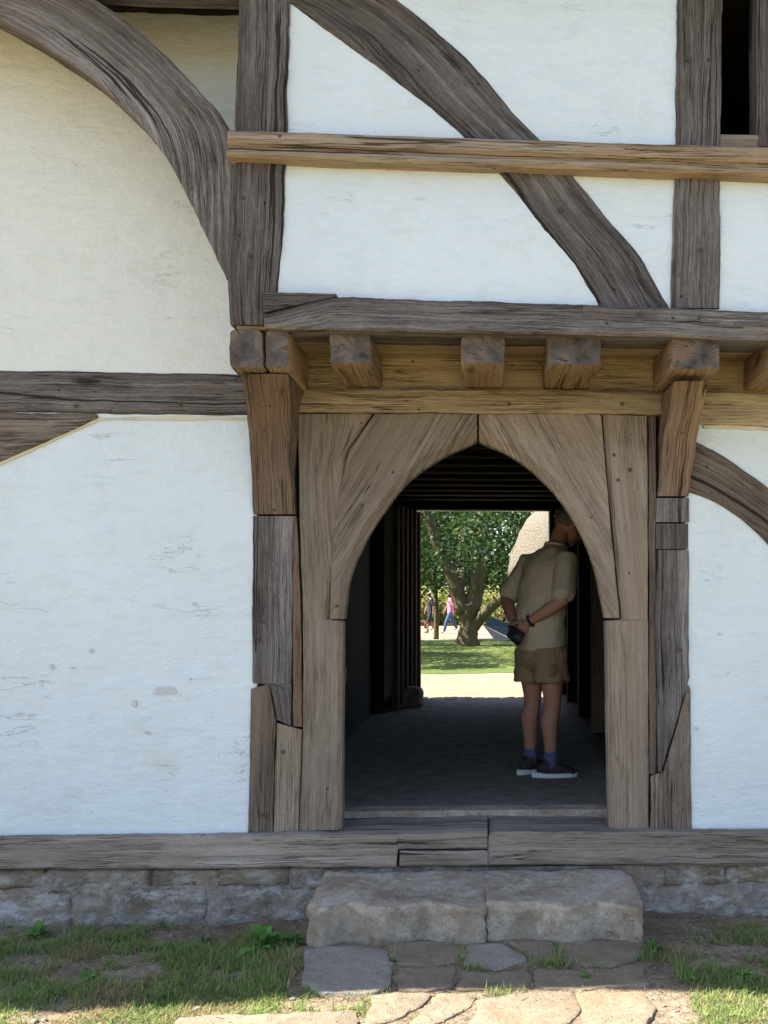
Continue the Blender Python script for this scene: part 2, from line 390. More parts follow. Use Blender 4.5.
def slab(name, outline, ztop, zbot, mat, parent=None, bev=.02, amp=.008, step=.03, freq=6.0, ragged=.012, side=1.8):
    """A stone whose plan is the outline (world x, y); ztop may be a function of (x, y)."""
    ft = ztop if callable(ztop) else (lambda x, y: ztop)
    pts = [V((p[0], p[1])) for p in outline]; out = []
    for a, b in zip(pts, pts[1:] + pts[:1]):
        k = max(1, int((b - a).length / step))
        out += [a.lerp(b, i / k) for i in range(k)]
    # round the corners a little
    for _ in range(2): out = [(out[i - 1] + out[i] * 2 + out[(i + 1) % len(out)]) / 4 for i in range(len(out))]
    sd = random.uniform(0, 50); c = sum(out, V((0, 0))) / len(out)
    out = [p + (p - c).normalized() * ragged * (nz(p.x * 9, p.y * 9, sd) + .6 * nz(p.x * 28, p.y * 28, sd)) for p in out]
    bm = bmesh.new(); rings = []
    def ring(scale_in, dz, am, level):
        r = []
        for p in out:
            d = (p - c); ln = d.length
            q = c + d * max(0.0, (1 - scale_in / ln)) if level == 0 else c + d * scale_in
            z = ft(q.x, q.y) + dz + am * (nz(q.x * freq, q.y * freq, sd) + .6 * nz(q.x * freq * 3, q.y * freq * 3, sd + 2) + .35 * nz(q.x * freq * 8, q.y * freq * 8, sd + 4))
            r.append(bm.verts.new((q.x, q.y, z)))
        rings.append(r)
    r = [bm.verts.new((p.x, p.y, zbot)) for p in out]; rings.append(r)
    H = ft(c.x, c.y) - zbot
    nh = max(1, int(H / .025))
    for i in range(1, nh + 1):
        f = i / (nh + 1); r = []
        for p in out:
            z = zbot + (ft(p.x, p.y) - bev - zbot) * f
            d = (p - c).normalized() * amp * side * (nz(p.x * 10, p.y * 10, z * 14 + sd) + .7 * nz(p.x * 30, p.y * 30, z * 40 + sd))
            r.append(bm.verts.new((p.x + d.x, p.y + d.y, z)))
        rings.append(r)
    ring(0.0, -bev, amp * .5, 0); ring(bev * .35, -bev * .3, amp * .7, 0); ring(bev, 0, amp, 0)
    s0 = 1 - bev / min((p - c).length for p in out) if min((p - c).length for p in out) > bev else .8
    nr = max(4, int(max((p - c).length for p in out) / .04))
    for i in range(1, nr): ring(s0 * .985 * (1 - i / nr), 0, amp, 1)
    cv = bm.verts.new((c.x, c.y, ft(c.x, c.y)))
    n = len(out)
    for a, b in zip(rings, rings[1:]):
        for i in range(n): bm.faces.new([a[i], a[(i + 1) % n], b[(i + 1) % n], b[i]])
    for i in range(n): bm.faces.new([rings[-1][i], rings[-1][(i + 1) % n], cv])
    bm.faces.new(rings[0][::-1])
    return put(name, bm, mat, parent, True)

# ------------------------------------------------------------------ ground
GY = [(-900, -.9), (-40, -.6), (-8, -.49), (.3, -.49), (5.9, -.07), (6.6, -.06), (16, -.35), (60, -.35), (200, .4), (1500, 6)]
def gz(y):
    for (a, za), (b, zb) in zip(GY, GY[1:]):
        if y <= b: return za + (zb - za) * (y - a) / (b - a)
    return GY[-1][1]
def strip_sheet(name, x0, x1, ys, dz, mat, nx=2, jag=0.0):
    bm = bmesh.new(); rows = []
    for q, y in enumerate(ys):
        rows.append([])
        for i in range(nx + 1):
            x = x0 + (x1 - x0) * i / nx; yy = y + (jag * (nz(x * .7, y) + .6 * nz(x * 2.3, y)) if q in (0, len(ys) - 1) else 0)
            rows[-1].append(bm.verts.new((x, yy, gz(yy) + dz)))
    for a, b in zip(rows, rows[1:]):
        for i in range(nx): bm.faces.new([a[i], a[i + 1], b[i + 1], b[i]])
    return put(name, bm, mat)
k = NT('meadow_ground', .95, .1); o_ = k.obj()
gn = k.noise(o_, .55, 5, .6); gn2 = k.noise(o_, 6, 5, .65)
gc = k.ramp(k.rng(k.math('ADD', k.math('MULTIPLY', gn, .5), k.math('MULTIPLY', gn2, .5)), .35, .65), [(0, (.11, .105, .04)), (.5, (.20, .165, .085)), (1, (.33, .26, .16))])
k.col(gc); k.bump(gn2, .04); M['ground'] = k.m
tag(strip_sheet('ground', -900, 900, [g[0] for g in GY], 0, M['ground'], 8), kind='structure')
k = NT('mottled_lawn', .95, .1); o_ = k.obj(); gn = k.noise(o_, .8, 5, .6); gn2 = k.noise(o_, 9, 5, .7)  # lawn colour mottled from dark green to straw
k.col(k.ramp(k.rng(k.math('ADD', k.math('MULTIPLY', gn, .4), k.math('MULTIPLY', gn2, .6)), .35, .65), [(0, (.05, .085, .02)), (.6, (.10, .13, .035)), (1, (.20, .18, .07))])); k.bump(gn2, .05); M['lawn'] = k.m
k = NT('pale_gravel', .95, .1); o_ = k.obj(); gn = k.noise(o_, 3, 5, .7); gn2 = k.noise(o_, 45, 4, .7)
k.col(k.ramp(k.rng(k.math('ADD', k.math('MULTIPLY', gn, .5), k.math('MULTIPLY', gn2, .5)), .35, .65), [(0, (.16, .125, .075)), (.5, (.25, .205, .14)), (1, (.33, .285, .21))])); k.bump(gn2, .02); M['gravel'] = k.m
yard = tag(strip_sheet('courtyard_path', -14, 14, [6.32, 6.6, 9, 12, 14.2], .006, M['gravel'], 6), kind='structure')
lawn = tag(strip_sheet('lawn', -14, 14, [13.4, 16, 20, 25, 29.6], .012, M['lawn'], 120, .5), kind='structure')
path = tag(strip_sheet('gravel_path', -20, 20, [29.0, 34, 40, 46], .007, M['gravel'], 6), kind='structure')

# front verge: trodden earth with real lumps
k = NT('trodden_earth', .95, .1); o_ = k.obj()
n1 = k.noise(o_, 5, 6, .65); n2 = k.noise(o_, 40, 5, .7); n3 = k.noise(o_, 1.6, 3)
c_ = k.ramp(k.rng(k.math('ADD', k.math('MULTIPLY', n1, .55), k.math('MULTIPLY', n2, .45)), .33, .67), [(0, (.085, .062, .04)), (.5, (.21, .163, .112)), (1, (.36, .30, .225))])
c_ = k.mix(k.rng(k.vor(o_, 55), .12, .2, .5, 0), c_, (.34, .30, .25))
k.col(c_); k.bump(k.math('ADD', n1, n2), .02); M['earth'] = k.m
def earth_z(x, y):
    path_ = math.exp(-((x - .05) / 1.0) ** 4)       # the worn approach to the door is a little higher than the verges
    return -.478 + .05 * path_ * min(1, max(0, (y + 2.6) / .8)) + (.012 - .007 * path_) * nz(x * 5, y * 5, 2) + (.007 - .002 * path_) * nz(x * 16, y * 16, 5) + .003 * nz(x * 45, y * 45, 7)
bm = bmesh.new(); rows = []
xs = [-2.9 + i * .022 for i in range(int(5.2 / .022) + 1)]; ys = [-2.2 + i * .022 for i in range(int(2.24 / .022) + 1)]
for y in ys: rows.append([bm.verts.new((x, y, earth_z(x, y))) for x in xs])
for a, b in zip(rows, rows[1:]):
    for i in range(len(xs) - 1): bm.faces.new([a[i], a[i + 1], b[i + 1], b[i]])
tag(put('earth_verge', bm, M['earth'], None, True), kind='structure')

# ------------------------------------------------------------------ the house
H = tag(empty('timber_framed_house', (0, 0, 0)), 'white limewashed timber framed house with jettied upper floor and arched doorway', 'house')
JY = -.49                                             # face of the jettied upper storey; the ground floor wall stands at Y = 0
XL, XR = -9.5, 7.5
pl = lambda n, *a, **kw: sheet(n, *a, M['plaster'], H, **kw)
TOP = 4.16
# plaster: recessed hall wall at the left, ground floor right, jettied storey in pieces round the rail and window
xl0 = P(256, 600, 0).x; xr0 = P(686, 600, 0).x
pl('plaster_panel', -3.2, xl0, -.05, P(0, 392, .01).z, .013, seed=1.0)
sheet('plaster_panel', XL, -3.2, -.05, P(0, 392, .01).z, .010, M['plaster'], H, cell=.1, seed=1.0)
sheet('plaster_panel', XL, P(262, 300, .01).x, P(0, 392, .01).z, TOP, .010, M['cream'], H, seed=2.0)
pl('plaster_panel', xr0, XR, -.05, P(720, 408, .01).z, .013, seed=3.0)
zr = P(500, 157, JY).z                                # behind the moulded rail
xpl = P(262, 200, JY).x; xpr = P(698, 200, JY).x
pl('plaster_panel', xpl, xpr, P(500, 318, JY).z, zr, JY + .009, seed=4.0)
pl('plaster_panel', xpl, xpr, zr, TOP, JY + .009, seed=5.0)
pl('plaster_panel', xpr, XR, P(740, 322, JY).z, zr, JY + .009, seed=6.0)
# upper storey: return wall to the hall recess
boxes('return_wall', [(P(240, 300, JY).x, P(240, 300, JY).x + .12, JY + .2, .01, 2.36, TOP)], M['plaster'], H)

# --- upper storey timbers
yj = JY
beam('post', [(239, -40), (237, 60), (234, 150), (230, 230), (227, 290), (230, 324)], [(291, -40), (288, 60), (286, 150), (282, 235), (278, 290), (264, 325)], yj - .012, yj + .22, M['grey'], H, ch=.012, jit=.006)
beam('curved_brace', [(-95, -70), (0, -48), (97, 0), (150, 41), (198, 90), (232, 140), (233, 270)], [(-130, -28), (-60, -8), (0, 18), (50, 48), (105, 88), (165, 156), (226, 278)], yj + .02, yj + .18, M['grey'], H, ch=.008, smooth=True, jit=.005)
beam('curved_brace', [(330, -48), (398, 0), (442, 34), (482, 74), (512, 110), (546, 143), (580, 184), (614, 224), (641, 258), (672, 310)],
     [(262, -18), (292, 4), (332, 33), (390, 76), (430, 106), (466, 139), (506, 182), (546, 230), (575, 265), (603, 312)], yj - .004, yj + .12, M['grey'], H, ch=.014, smooth=True, jit=.006)
beam('post', [(678, -40), (677, 60), (676, 150), (673, 230), (671, 308)], [(723, -40), (722, 60), (721, 150), (721, 230), (720, 308)], yj - .012, yj + .2, M['grey'], H, ch=.012, jit=.006)
# bressummer, spliced at its left end and along its top
tb = [(267, 315), (335, 300), (420, 301), (520, 303), (640, 308), (800, 314)]
beam('bressummer', [(264, 314), (332, 297), (350, 297), (520, 302), (640, 306), (800, 313)], [(264, 328), (332, 329.5), (350, 330), (520, 333), (640, 336), (800, 341)], yj - .045, yj + .2, M['grey'], H, ch=.012, jit=.005)
beam('splice_block', [(263, 292), (300, 292), (336, 294)], [(263, 312), (300, 303.5), (336, 296)], yj - .045, yj + .1, M['grey'], H, ch=.005)
for q in ((XR - .12, XR, JY + .15, 6.05, 2.4, TOP), (XL, XL + .12, .14, 6.05, -.45, TOP), (XR - .12, XR, .14, 6.05, -.45, 2.36)): boxes('gable_wall', [q], M['plaster'], H)
boxes('blackout_wall', [(P(700, 60, JY).x, 3.4, 1.9, 2.0, 2.42, TOP)], M['inner'], H)  # near-black wall and ceiling added so the window opening looks dark
boxes('blackout_ceiling', [(P(290, 60, JY).x, 3.4, JY + .2, 2.0, TOP - .02, TOP + .03)], M['inner'], H)
# moulded rail under the window: sloped fillet, hollow and lower roll
bm = bmesh.new(); uvl = bm.loops.layers.uv.new('UVMap')
prof = [(.02, 131), (-.050, 134), (-.062, 139), (-.064, 147), (-.044, 150), (-.042, 152), (-.062, 154), (-.070, 158), (-.060, 161.5), (.02, 162)]
rings = []
for i in range(81):
    t = i / 80; px = 228 + t * (830 - 228); dy = t * (19.0); g = 1 + t * .08
    x = P(px, 140, yj - .05).x
    rings.append([bm.verts.new((x, yj + q + .002 * nz(x * 6, j * 3) + .0012 * nz(x * 25, j), P(px, 127.5 + dy * 1.02 + (py - 131) * g, yj - .05).z + .003 * nz(x * 5, j * 2) + .0012 * nz(x * 30, j * 4))) for j, (q, py) in enumerate(prof)])
vv = [0, .07, .09, .13, .15, .16, .18, .2, .23, .3]
for a, b in zip(rings, rings[1:]):
    for j in range(len(prof) - 1):
        f = bm.faces.new([a[j], b[j], b[j + 1], a[j + 1]])
        for lp, uv in zip(f.loops, [(a[j].co.x, vv[j]), (b[j].co.x, vv[j]), (b[j].co.x, vv[j + 1]), (a[j].co.x, vv[j + 1])]): lp[uvl].uv = uv
bm.faces.new(rings[0]); bm.faces.new(rings[-1][::-1])
put('moulded_rail', bm, M['pale'], H)
# window: dark unglazed opening between post and mullions
wn = empty('window'); wn.parent = H
x0 = P(722, 60, JY).x
beam('mullion', [(758, -40), (757, 146)], [(775, -40), (775, 146)], yj - .003, yj + .14, M['grey'], wn, ch=.012)
beam('mullion', [(812, -40), (812, 146)], [(830, -40), (830, 146)], yj - .003, yj + .14, M['grey'], wn, ch=.012)
beam('window_sill', [(718, 133.5), (850, 136)], [(718, 152), (850, 153)], yj + .004, yj + .18, M['frame'], wn, ch=.006)
pl('plaster_panel', P(866, 60, JY).x, XR, zr, TOP, JY + .009, seed=7.0)
beam('post', [(850, -40), (850, 312)], [(890, -40), (890, 312)], yj - .012, yj + .2, M['grey'], H, ch=.012)

# --- the jetty: joists, boards, wall plate
zj = P(500, 388, 0).z; zb = P(500, 358, 0).z
def joist(pa, pb, soft=0.0, drop=0.0, mat='joist', y0=-.475):
    xa, xb = P(pa, 350, y0).x, P(pb, 350, y0).x; hh = zb - zj
    pr = (lambda t: (1 - soft * max(0, 1 - t * 7) ** 2, 1 - soft * 1.1 * max(0, 1 - t * 6) ** 2, soft * .05 * max(0, 1 - t * 6) ** 2)) if soft else None
    return wbeam('joist', ((xa + xb) / 2, y0, (zj + zb) / 2 - drop / 2), ((xa + xb) / 2, .05, (zj + zb) / 2 - drop / 2), xb - xa, hh + drop, M[mat], H, ch=.013, jit=.005, prof=pr, seg=.02)
joist(229, 263, .06, .03, 'joist', -.50); joist(265, 288, .06, .03, 'joist', -.495)
joist(329, 371, .05); joist(461, 505, .07); joist(548, 602, .06); joist(671, 721, .08, .015, 'joist', -.49); joist(771, 815, .1)
for i, (ya, yb) in enumerate(((-.475, -.28), (-.277, -.10), (-.097, .06))):
    wbeam('soffit_board', (P(246, 350, -.3).x, (ya + yb) / 2, zb + .016), (XR - .15, (ya + yb) / 2, zb + .016 + i * .002), yb - ya, .028, M['ochre'], H, ch=.003, jit=.002, seg=.08)
wbeam('infill_board', (P(300, 370, .03).x, .045, (zj + zb) / 2), (XR - .15, .045, (zj + zb) / 2), .05, zb - zj + .06, M['ochre'], H, ch=.003, jit=.004, seg=.05)
beam('wall_plate', [(289, 389), (420, 388), (560, 389), (664, 392)], [(289, 411), (420, 412), (560, 413), (664, 414)], -.03, .15, M['ochre'], H, ch=.012, jit=.006)
beam('wall_plate', [(700, 391), (760, 393), (860, 396)], [(700, 424), (760, 426), (860, 430)], -.02, .15, M['ochre'], H, ch=.012, jit=.007)
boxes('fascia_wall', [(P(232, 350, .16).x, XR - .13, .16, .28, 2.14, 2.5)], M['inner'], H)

# --- brackets and posts either side of the door
fb = lambda t: -.43 * (1 - t) ** 1.7 - .012
beam('bracket', [(242, 374), (246, 410), (250, 455), (253, 514)], [(288, 374), (290, 410), (292, 455), (294, 514)], fb, .14, M['rust'], H, ch=.014, smooth=True, jit=.005)
fb2 = lambda t: -.42 * (1 - t) ** 1.6 - .012
beam('bracket', [(675, 381), (669, 415), (663, 455), (658, 496)], [(708, 381), (702, 415), (695, 455), (689, 496)], fb2, .14, M['rust'], H, ch=.016, smooth=True, jit=.006)
beam('post', [(253, 516), (252, 600), (252, 683), (270, 685), (277, 720)], [(293, 516), (292, 600), (291, 683), (291, 690), (291, 726)], 0, .14, M['grey'], H, ch=.007)
beam('repair_piece', [(251, 689), (250.5, 721), (248, 833)], [(268.5, 684), (275, 722), (272, 833)], -.002, .12, M['brown'], H, ch=.005)
beam('repair_piece', [(277, 723), (274.5, 780), (273.5, 832)], [(302, 730), (300, 780), (298, 831)], .002, .12, M['frame'], H, ch=.005)
beam('cover_strip', [(293.5, 516), (292.5, 620), (292.5, 726)], [(296, 516), (301, 620), (302, 727)], .010, .12, M['rust'], H, ch=.003)
beam('cover_strip', [(293, 413), (294, 460), (294.5, 514)], [(297, 413), (297, 460), (297, 514)], .035, .12, M['dark'], H, ch=.003)  # dark strip set back here, painting the shadowed gap beside the jamb
beam('repair_piece', [(656.5, 498), (656.5, 522)], [(689, 498), (689, 522)], -.004, .14, M['grey'], H, ch=.006)
beam('repair_piece', [(657, 523.5), (657, 549)], [(688.5, 523.5), (688.5, 549)], .003, .14, M['grey'], H, ch=.006)
beam('post', [(657, 550), (656, 640), (657, 682), (658, 772)], [(689, 550), (689, 640), (689.5, 678), (662, 772)], -.002, .14, M['grey'], H, ch=.008)
beam('repair_piece', [(688.5, 685), (664, 772), (651, 776), (650, 831)], [(690.5, 690), (691, 772), (691, 778), (692.5, 831)], 0, .14, M['brown'], H, ch=.005, grain=(0, 1))
beam('cover_strip', [(648.5, 416), (649, 600), (649, 774)], [(656, 416), (656, 600), (656.5, 774)], .012, .12, M['brown'], H, ch=.003)

# --- arched door frame
DF = empty('door_frame'); DF.parent = H
beam('jamb', [(298, 414), (299, 500), (303, 618), (303, 624), (303, 730), (299, 831)], [(372, 413.5), (347, 452), (328, 618.5), (342, 621), (341.5, 730), (341, 830)], 0, .12, M['frame'], DF, ch=.006, chB=.022, jit=.0025, na=8)
beam('arch_brace', [(329.5, 619), (331, 560), (337, 500), (349, 450), (375, 413.5), (426, 413), (477, 413)], [(343, 619), (348, 580), (362, 545), (383, 510), (408, 480), (440, 457), (477, 440)], -.002, .118, M['frame'], DF, ch=.006, chB=.042, smoothB=True, grain=(.52, .854), jit=.0025, na=14)
beam('arch_brace', [(479, 413), (540, 413), (601, 414), (606, 470), (613, 550), (620, 618)], [(479, 440), (513, 455), (546, 482), (573, 516), (594, 562), (606, 618)], -.002, .118, M['frame'], DF, ch=.006, chB=.042, smoothB=True, grain=(.50, -.866), jit=.0025, na=14)
beam('jamb', [(603, 414.5), (607.5, 470), (614.5, 550), (622, 619), (606.5, 621), (608, 720), (609.5, 829)], [(647, 416), (647.5, 470), (648, 550), (648, 619), (648, 621), (648.5, 720), (648.5, 829)], 0, .12, M['frame'], DF, ch=.006, chA=.02, jit=.0025, na=8)
boxes('door_keep', [(P(343, 674, .1).x, P(346, 674, .1).x, .10, .13, P(343, 682, .1).z, P(343, 668, .1).z)], M['iron'], DF)

# --- hall wall timbers at the left, brace at the right, sill beam
beam('mid_rail', [(-420, 362), (-80, 369), (120, 372), (246, 374)], [(-420, 404), (-80, 411), (120, 413.5), (251, 415)], 0, .12, M['grey'], H, ch=.010, jit=.004)
beam('curved_brace', [(-260, 411), (-60, 411.5), (0, 412), (96, 414)], [(-260, 590), (-60, 490), (0, 461), (98, 418)], -.004, .12, M['brown'], H, ch=.008, jit=.004)
beam('curved_brace', [(688, 438), (720, 454), (745, 471), (775, 493), (850, 560)], [(686, 491), (716, 503), (745, 522), (775, 552), (820, 620)], -.004, .12, M['brown'], H, ch=.009, smooth=True, jit=.004)
SB = empty('sill_beam'); SB.parent = H
beam('sill_length', [(-420, 846), (-60, 840), (200, 837), (396, 833.5), (398, 833.5), (487.5, 832)], [(-420, 876), (-60, 870), (200, 869), (396, 867), (398, 849.2), (487.5, 849.2)], -.07, .30, M['sillwood'], SB, ch=.010, jit=.005)
beam('sill_length', [(399.5, 851), (487.5, 851), (489, 832), (800, 833), (1100, 835)], [(399.5, 866), (487, 866), (489.5, 866), (800, 865), (1100, 864)], -.072, .30, M['sillwood'], SB, ch=.010, jit=.005)

beam('splice_block', [(583, 305.5), (680, 308.5), (800, 313.5)], [(583, 315), (680, 323), (800, 333.5)], yj - .049, yj + .05, M['grey'], H, ch=.005)
M['daub'] = plain('ochre_daub', (.55, .49, .35), .95, .25, 14)
for pa, pb in (([(98, 418), (170, 416.5), (250, 417)], [(96, 420.5), (170, 419.5), (250, 420)]), ([(-60, 490), (0, 461), (96, 418)], [(-60, 494), (0, 465), (98, 421)]), ([(704, 425), (760, 427), (860, 431)], [(704, 428), (760, 430.5), (860, 434)])):
    beam('daub_edge', pa, pb, .004, .05, M['daub'], H, ch=.001, wob=.006)
M['bare'] = plain('bare_grey_render', (.50, .49, .51), .95, .2, 60)
random.seed(8)
for px, py, rw, rh in ((164, 691, 12, 4.5), (134, 703, 2.5, 4), (147, 733, 3, 1.4), (91, 651, 2, 1.8), (190, 679, 1.4, 1.1), (194, 604, 2, 1.6), (51, 667, 2, 2.5), (720, 634, 1.4, 1.2), (697, 729, 1.6, 1.8)):
    bm = bmesh.new(); c = P(px, py, .004); sdd = random.uniform(0, 50); f_, b_ = [], []
    for i in range(20):
        a = i * 6.28318 / 20; q = 1 + .45 * nz(math.cos(a) * 1.6, math.sin(a) * 1.6, sdd); p = P(px + rw * q * math.cos(a), py + rh * q * math.sin(a), .0055)
        f_.append(bm.verts.new(p)); b_.append(bm.verts.new((p.x, .03, p.z)))
    bm.faces.new(f_); bm.faces.new(b_[::-1])
    for i in range(20): bm.faces.new([f_[i], f_[(i + 1) % 20], b_[(i + 1) % 20], b_[i]])
    put('bare_patch', bm, M['bare'], H)
for px, py, Y_ in ((243, 198, yj - .012), (238, 234, yj - .012), (250, 256, yj - .012), (274, 299, yj - .045), (640, 314, yj - .049), (699, 318, yj - .049), (337, 606, 0), (362, 505, -.002), (614, 455, 0), (618, 480, 0), (630, 470, 0), (258, 640, 0), (263, 622, 0), (283, 752, 0), (264, 815, 0), (671, 671, 0), (680, 650, 0), (76, 406, 0), (180, 404, 0), (509, 404, -.03), (622, 404, -.03), (688, 60, yj - .012), (700, 250, yj - .012), (560, 210, yj - .004)):
    c = P(px, py, Y_); bm = bmesh.new(); rr = random.uniform(.008, .012)
    bmesh.ops.create_cone(bm, cap_ends=True, segments=10, radius1=rr, radius2=rr * .9, depth=.04, matrix=Matrix.Translation((c.x, c.y + .014, c.z)) @ Matrix.Rotation(R(90), 4, 'X'))
    put('peg', bm, M['pegwood'], H)
# --- plinth of whitewashed rubble, tan stones in the top course
PLN = empty('stone_plinth'); PLN.parent = H
boxes('mortar_core', [(P(-120, 900, -.03).x, P(900, 900, -.03).x, -.024, .27, -.56, -.215)], M['plinth'], PLN)
def block(name, px0, px1, py0, py1, mat, Y=-.035, yb=.28, bev=.008, amp=.026):
    a, b = P(px0, py1, Y), P(px1, py0, Y); x0, x1, z0, z1 = a.x, b.x, a.z, b.z
    bm = bmesh.new(); sd = random.uniform(0, 90); c = .016
    nx = max(4, int((x1 - x0) / c)); n2 = max(4, int((z1 - z0) / c)); g = []
    for j in range(n2 + 1):
        row = []
        for i in range(nx + 1):
            x = x0 + (x1 - x0) * i / nx; z = z0 + (z1 - z0) * j / n2
            e = min(x - x0, x1 - x, z - z0, z1 - z) + .010 * nz(x * 11, z * 11, sd) + .012 * nz(x * 24, z * 24, sd)
            y = Y + (bev * (1 - max(0, e) / bev) ** 2 * 1.2 if e < bev else 0) + amp * (nz(x * 7, z * 7, sd) + .6 * nz(x * 22, z * 22, sd) + .35 * nz(x * 55, z * 55, sd))
            if i in (0, nx): x += .006 * nz(z * 18, sd)
            row.append(bm.verts.new((x, y, z)))
        g.append(row)
    for j in range(n2):
        for i in range(nx): bm.faces.new([g[j][i], g[j][i + 1], g[j + 1][i + 1], g[j + 1][i]])
    cc = [bm.verts.new(p) for p in ((x0, yb, z0), (x1, yb, z0), (x1, yb, z1), (x0, yb, z1))]
    bm.faces.new(cc[::-1]); bm.faces.new(g[0][::-1] + [cc[0], cc[1]]); bm.faces.new(g[-1] + [cc[2], cc[3]])
    bm.faces.new([g[j][0] for j in range(n2 + 1)] + [cc[3], cc[0]]); bm.faces.new([g[j][-1] for j in range(n2, -1, -1)] + [cc[1], cc[2]])
    return put(name, bm, mat, PLN, True)
for a, b, c_, d, m in ((-120, -20, 871, 893, 'plinth'), (-18, 42, 871, 889, 'tanstone'), (45, 150, 870, 893, 'plinth'), (153, 214, 870, 886, 'tanstone'), (217, 289, 869, 886, 'tanstone'), (291, 324, 868, 890, 'plinth'),
                      (-120, 70, 890, 950, 'plinth'), (70.5, 206, 889, 950, 'plinth'), (206.5, 330, 887, 950, 'plinth'),
                      (618, 662, 866, 889, 'plinth'), (664, 724, 866, 886, 'tanstone'), (726, 790, 865, 885, 'tanstone'), (792, 900, 865, 890, 'plinth'),
                      (612, 694, 889, 946, 'plinth'), (694.5, 900, 886, 946, 'plinth'), (330, 470, 868, 946, 'plinth'), (472, 612, 867, 946, 'plinth')):
    block('plinth_stone', a, b, c_, d, M[m])

# --- roof, eaves and the walls one cannot see from the front
bm = bmesh.new(); e0, zz, yr, zrid = -.785, 4.20, 3.05, 8.4
def roofside(y0, y1, z0, z1, t):
    vs_ = []
    for x in (XL - .4, XR + .3):
        vs_ += [bm.verts.new(p) for p in ((x, y0, z0), (x, y1, z1), (x, y1, z1 + t), (x, y0, z0 + t * .8))]
    for f in ((0, 1, 2, 3), (7, 6, 5, 4), (0, 4, 5, 1), (1, 5, 6, 2), (2, 6, 7, 3), (3, 7, 4, 0)): bm.faces.new([vs_[i] for i in f])
for x_ in (XL, XR - .12):
    vs_ = [bm.verts.new((x_ + q, y_, z_)) for q in (0, .12) for y_, z_ in ((JY + .1, TOP), (6.1, TOP), (yr, zrid))]
    for f in ((0, 2, 1), (3, 4, 5), (0, 1, 4, 3), (1, 2, 5, 4), (2, 0, 3, 5)): bm.faces.new([vs_[i] for i in f])
roofside(e0, yr, zz, zrid, .14); roofside(6.85, yr, zz, zrid, .14)
put('roof', bm, M['tile'], H)
for i in range(4):
    wbeam('eaves_board', (XL - .2, -.56 + i * .155, TOP + .03), (XR, -.56 + i * .155, TOP + .03 - .003 * (i % 2)), .15, .035, M['brown'], H, ch=.004, seg=.2)
wbeam('hall_top_plate', (XL, .02, TOP - .035), (P(250, 0, .02).x, .02, TOP - .035), .14, .10, M['dark'], H, ch=.02, jit=.012, seg=.05)
wbeam('flying_plate', (XL, JY + .08, 4.05), (P(245, 0, JY).x, JY + .08, 4.05), .2, .27, M['grey'], H, seg=.1)  # plate made deeper so that it shades the top of the recessed wall
# rear wall with its doorway
AX = lambda px, d: (px - 485) * d / 1000
rx0, rx1 = AX(417, 11.2), AX(549, 11.2); YB = 6.12
boxes('rear_wall', [(XL + .12, rx0, YB, YB + .14, -.3, TOP), (rx1, XR - .12, YB, YB + .14, -.3, TOP), (rx0, rx1, YB, YB + .14, 2.12, TOP)], M['plaster'], H)
RD = empty('rear_door_frame'); RD.parent = H
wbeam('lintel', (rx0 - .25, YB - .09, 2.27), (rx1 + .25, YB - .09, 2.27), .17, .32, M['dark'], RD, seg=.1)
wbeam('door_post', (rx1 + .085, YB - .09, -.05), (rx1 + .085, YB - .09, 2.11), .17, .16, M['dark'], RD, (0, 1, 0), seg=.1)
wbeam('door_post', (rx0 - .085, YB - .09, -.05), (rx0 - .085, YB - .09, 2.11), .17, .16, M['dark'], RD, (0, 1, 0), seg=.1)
# rear door leaf, swung inwards against the left side: upright boards with cover fillets
LF = empty('rear_door'); LF.parent = H
pA = V((rx0 + .01, YB - .18, 0)); pB = V((AX(395, 10.1), 5.02, 0)); dl = pB - pA; nl = V((-dl.y, dl.x, 0)).normalized()
if nl.x < 0: nl = -nl
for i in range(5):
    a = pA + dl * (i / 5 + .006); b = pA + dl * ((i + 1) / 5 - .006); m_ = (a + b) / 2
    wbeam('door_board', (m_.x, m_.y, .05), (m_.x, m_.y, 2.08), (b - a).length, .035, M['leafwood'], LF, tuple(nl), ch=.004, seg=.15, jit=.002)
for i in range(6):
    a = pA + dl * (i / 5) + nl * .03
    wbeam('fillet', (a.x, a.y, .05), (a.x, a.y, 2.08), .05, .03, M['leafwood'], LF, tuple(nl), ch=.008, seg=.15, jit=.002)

# --- the cross passage
PX0, PX1 = -1.12, .83
boxes('passage_floor', [(PX0, PX1 + .1, .43, YB + .15, -.3, 0)], M['floor'], H)
boxes('threshold', [(P(330, 815, .3).x, P(622, 815, .3).x, .302, .428, -.3, .004)], M['step'], H)
random.seed(14)
for i in range(9):
    xa = rx0 - .05 + i * .165; yo = random.uniform(-.05, .07)
    slab('threshold_stone', [(xa + .01, YB + .02), (xa + .168, YB + .02), (xa + .166, YB + .31 + yo * .5), (xa + .0, YB + .31 - yo * .5)], .004 + random.uniform(-.006, .008), -.3, M['floor'], H, .012, .006, .03)
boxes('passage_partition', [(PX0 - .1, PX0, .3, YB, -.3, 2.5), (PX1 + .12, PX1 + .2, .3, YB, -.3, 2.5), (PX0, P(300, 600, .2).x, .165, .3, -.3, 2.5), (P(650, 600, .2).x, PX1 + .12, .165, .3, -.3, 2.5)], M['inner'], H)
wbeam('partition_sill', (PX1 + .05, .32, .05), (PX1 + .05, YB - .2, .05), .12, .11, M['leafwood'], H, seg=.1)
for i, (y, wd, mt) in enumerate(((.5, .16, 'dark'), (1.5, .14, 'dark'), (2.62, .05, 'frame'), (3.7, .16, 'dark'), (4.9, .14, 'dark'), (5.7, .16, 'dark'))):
    wbeam('partition_stud', (PX1 + .05, y, .10), (PX1 + .05, y, 2.2), wd, .12, M[mt], H, (1, 0, 0), seg=.12)
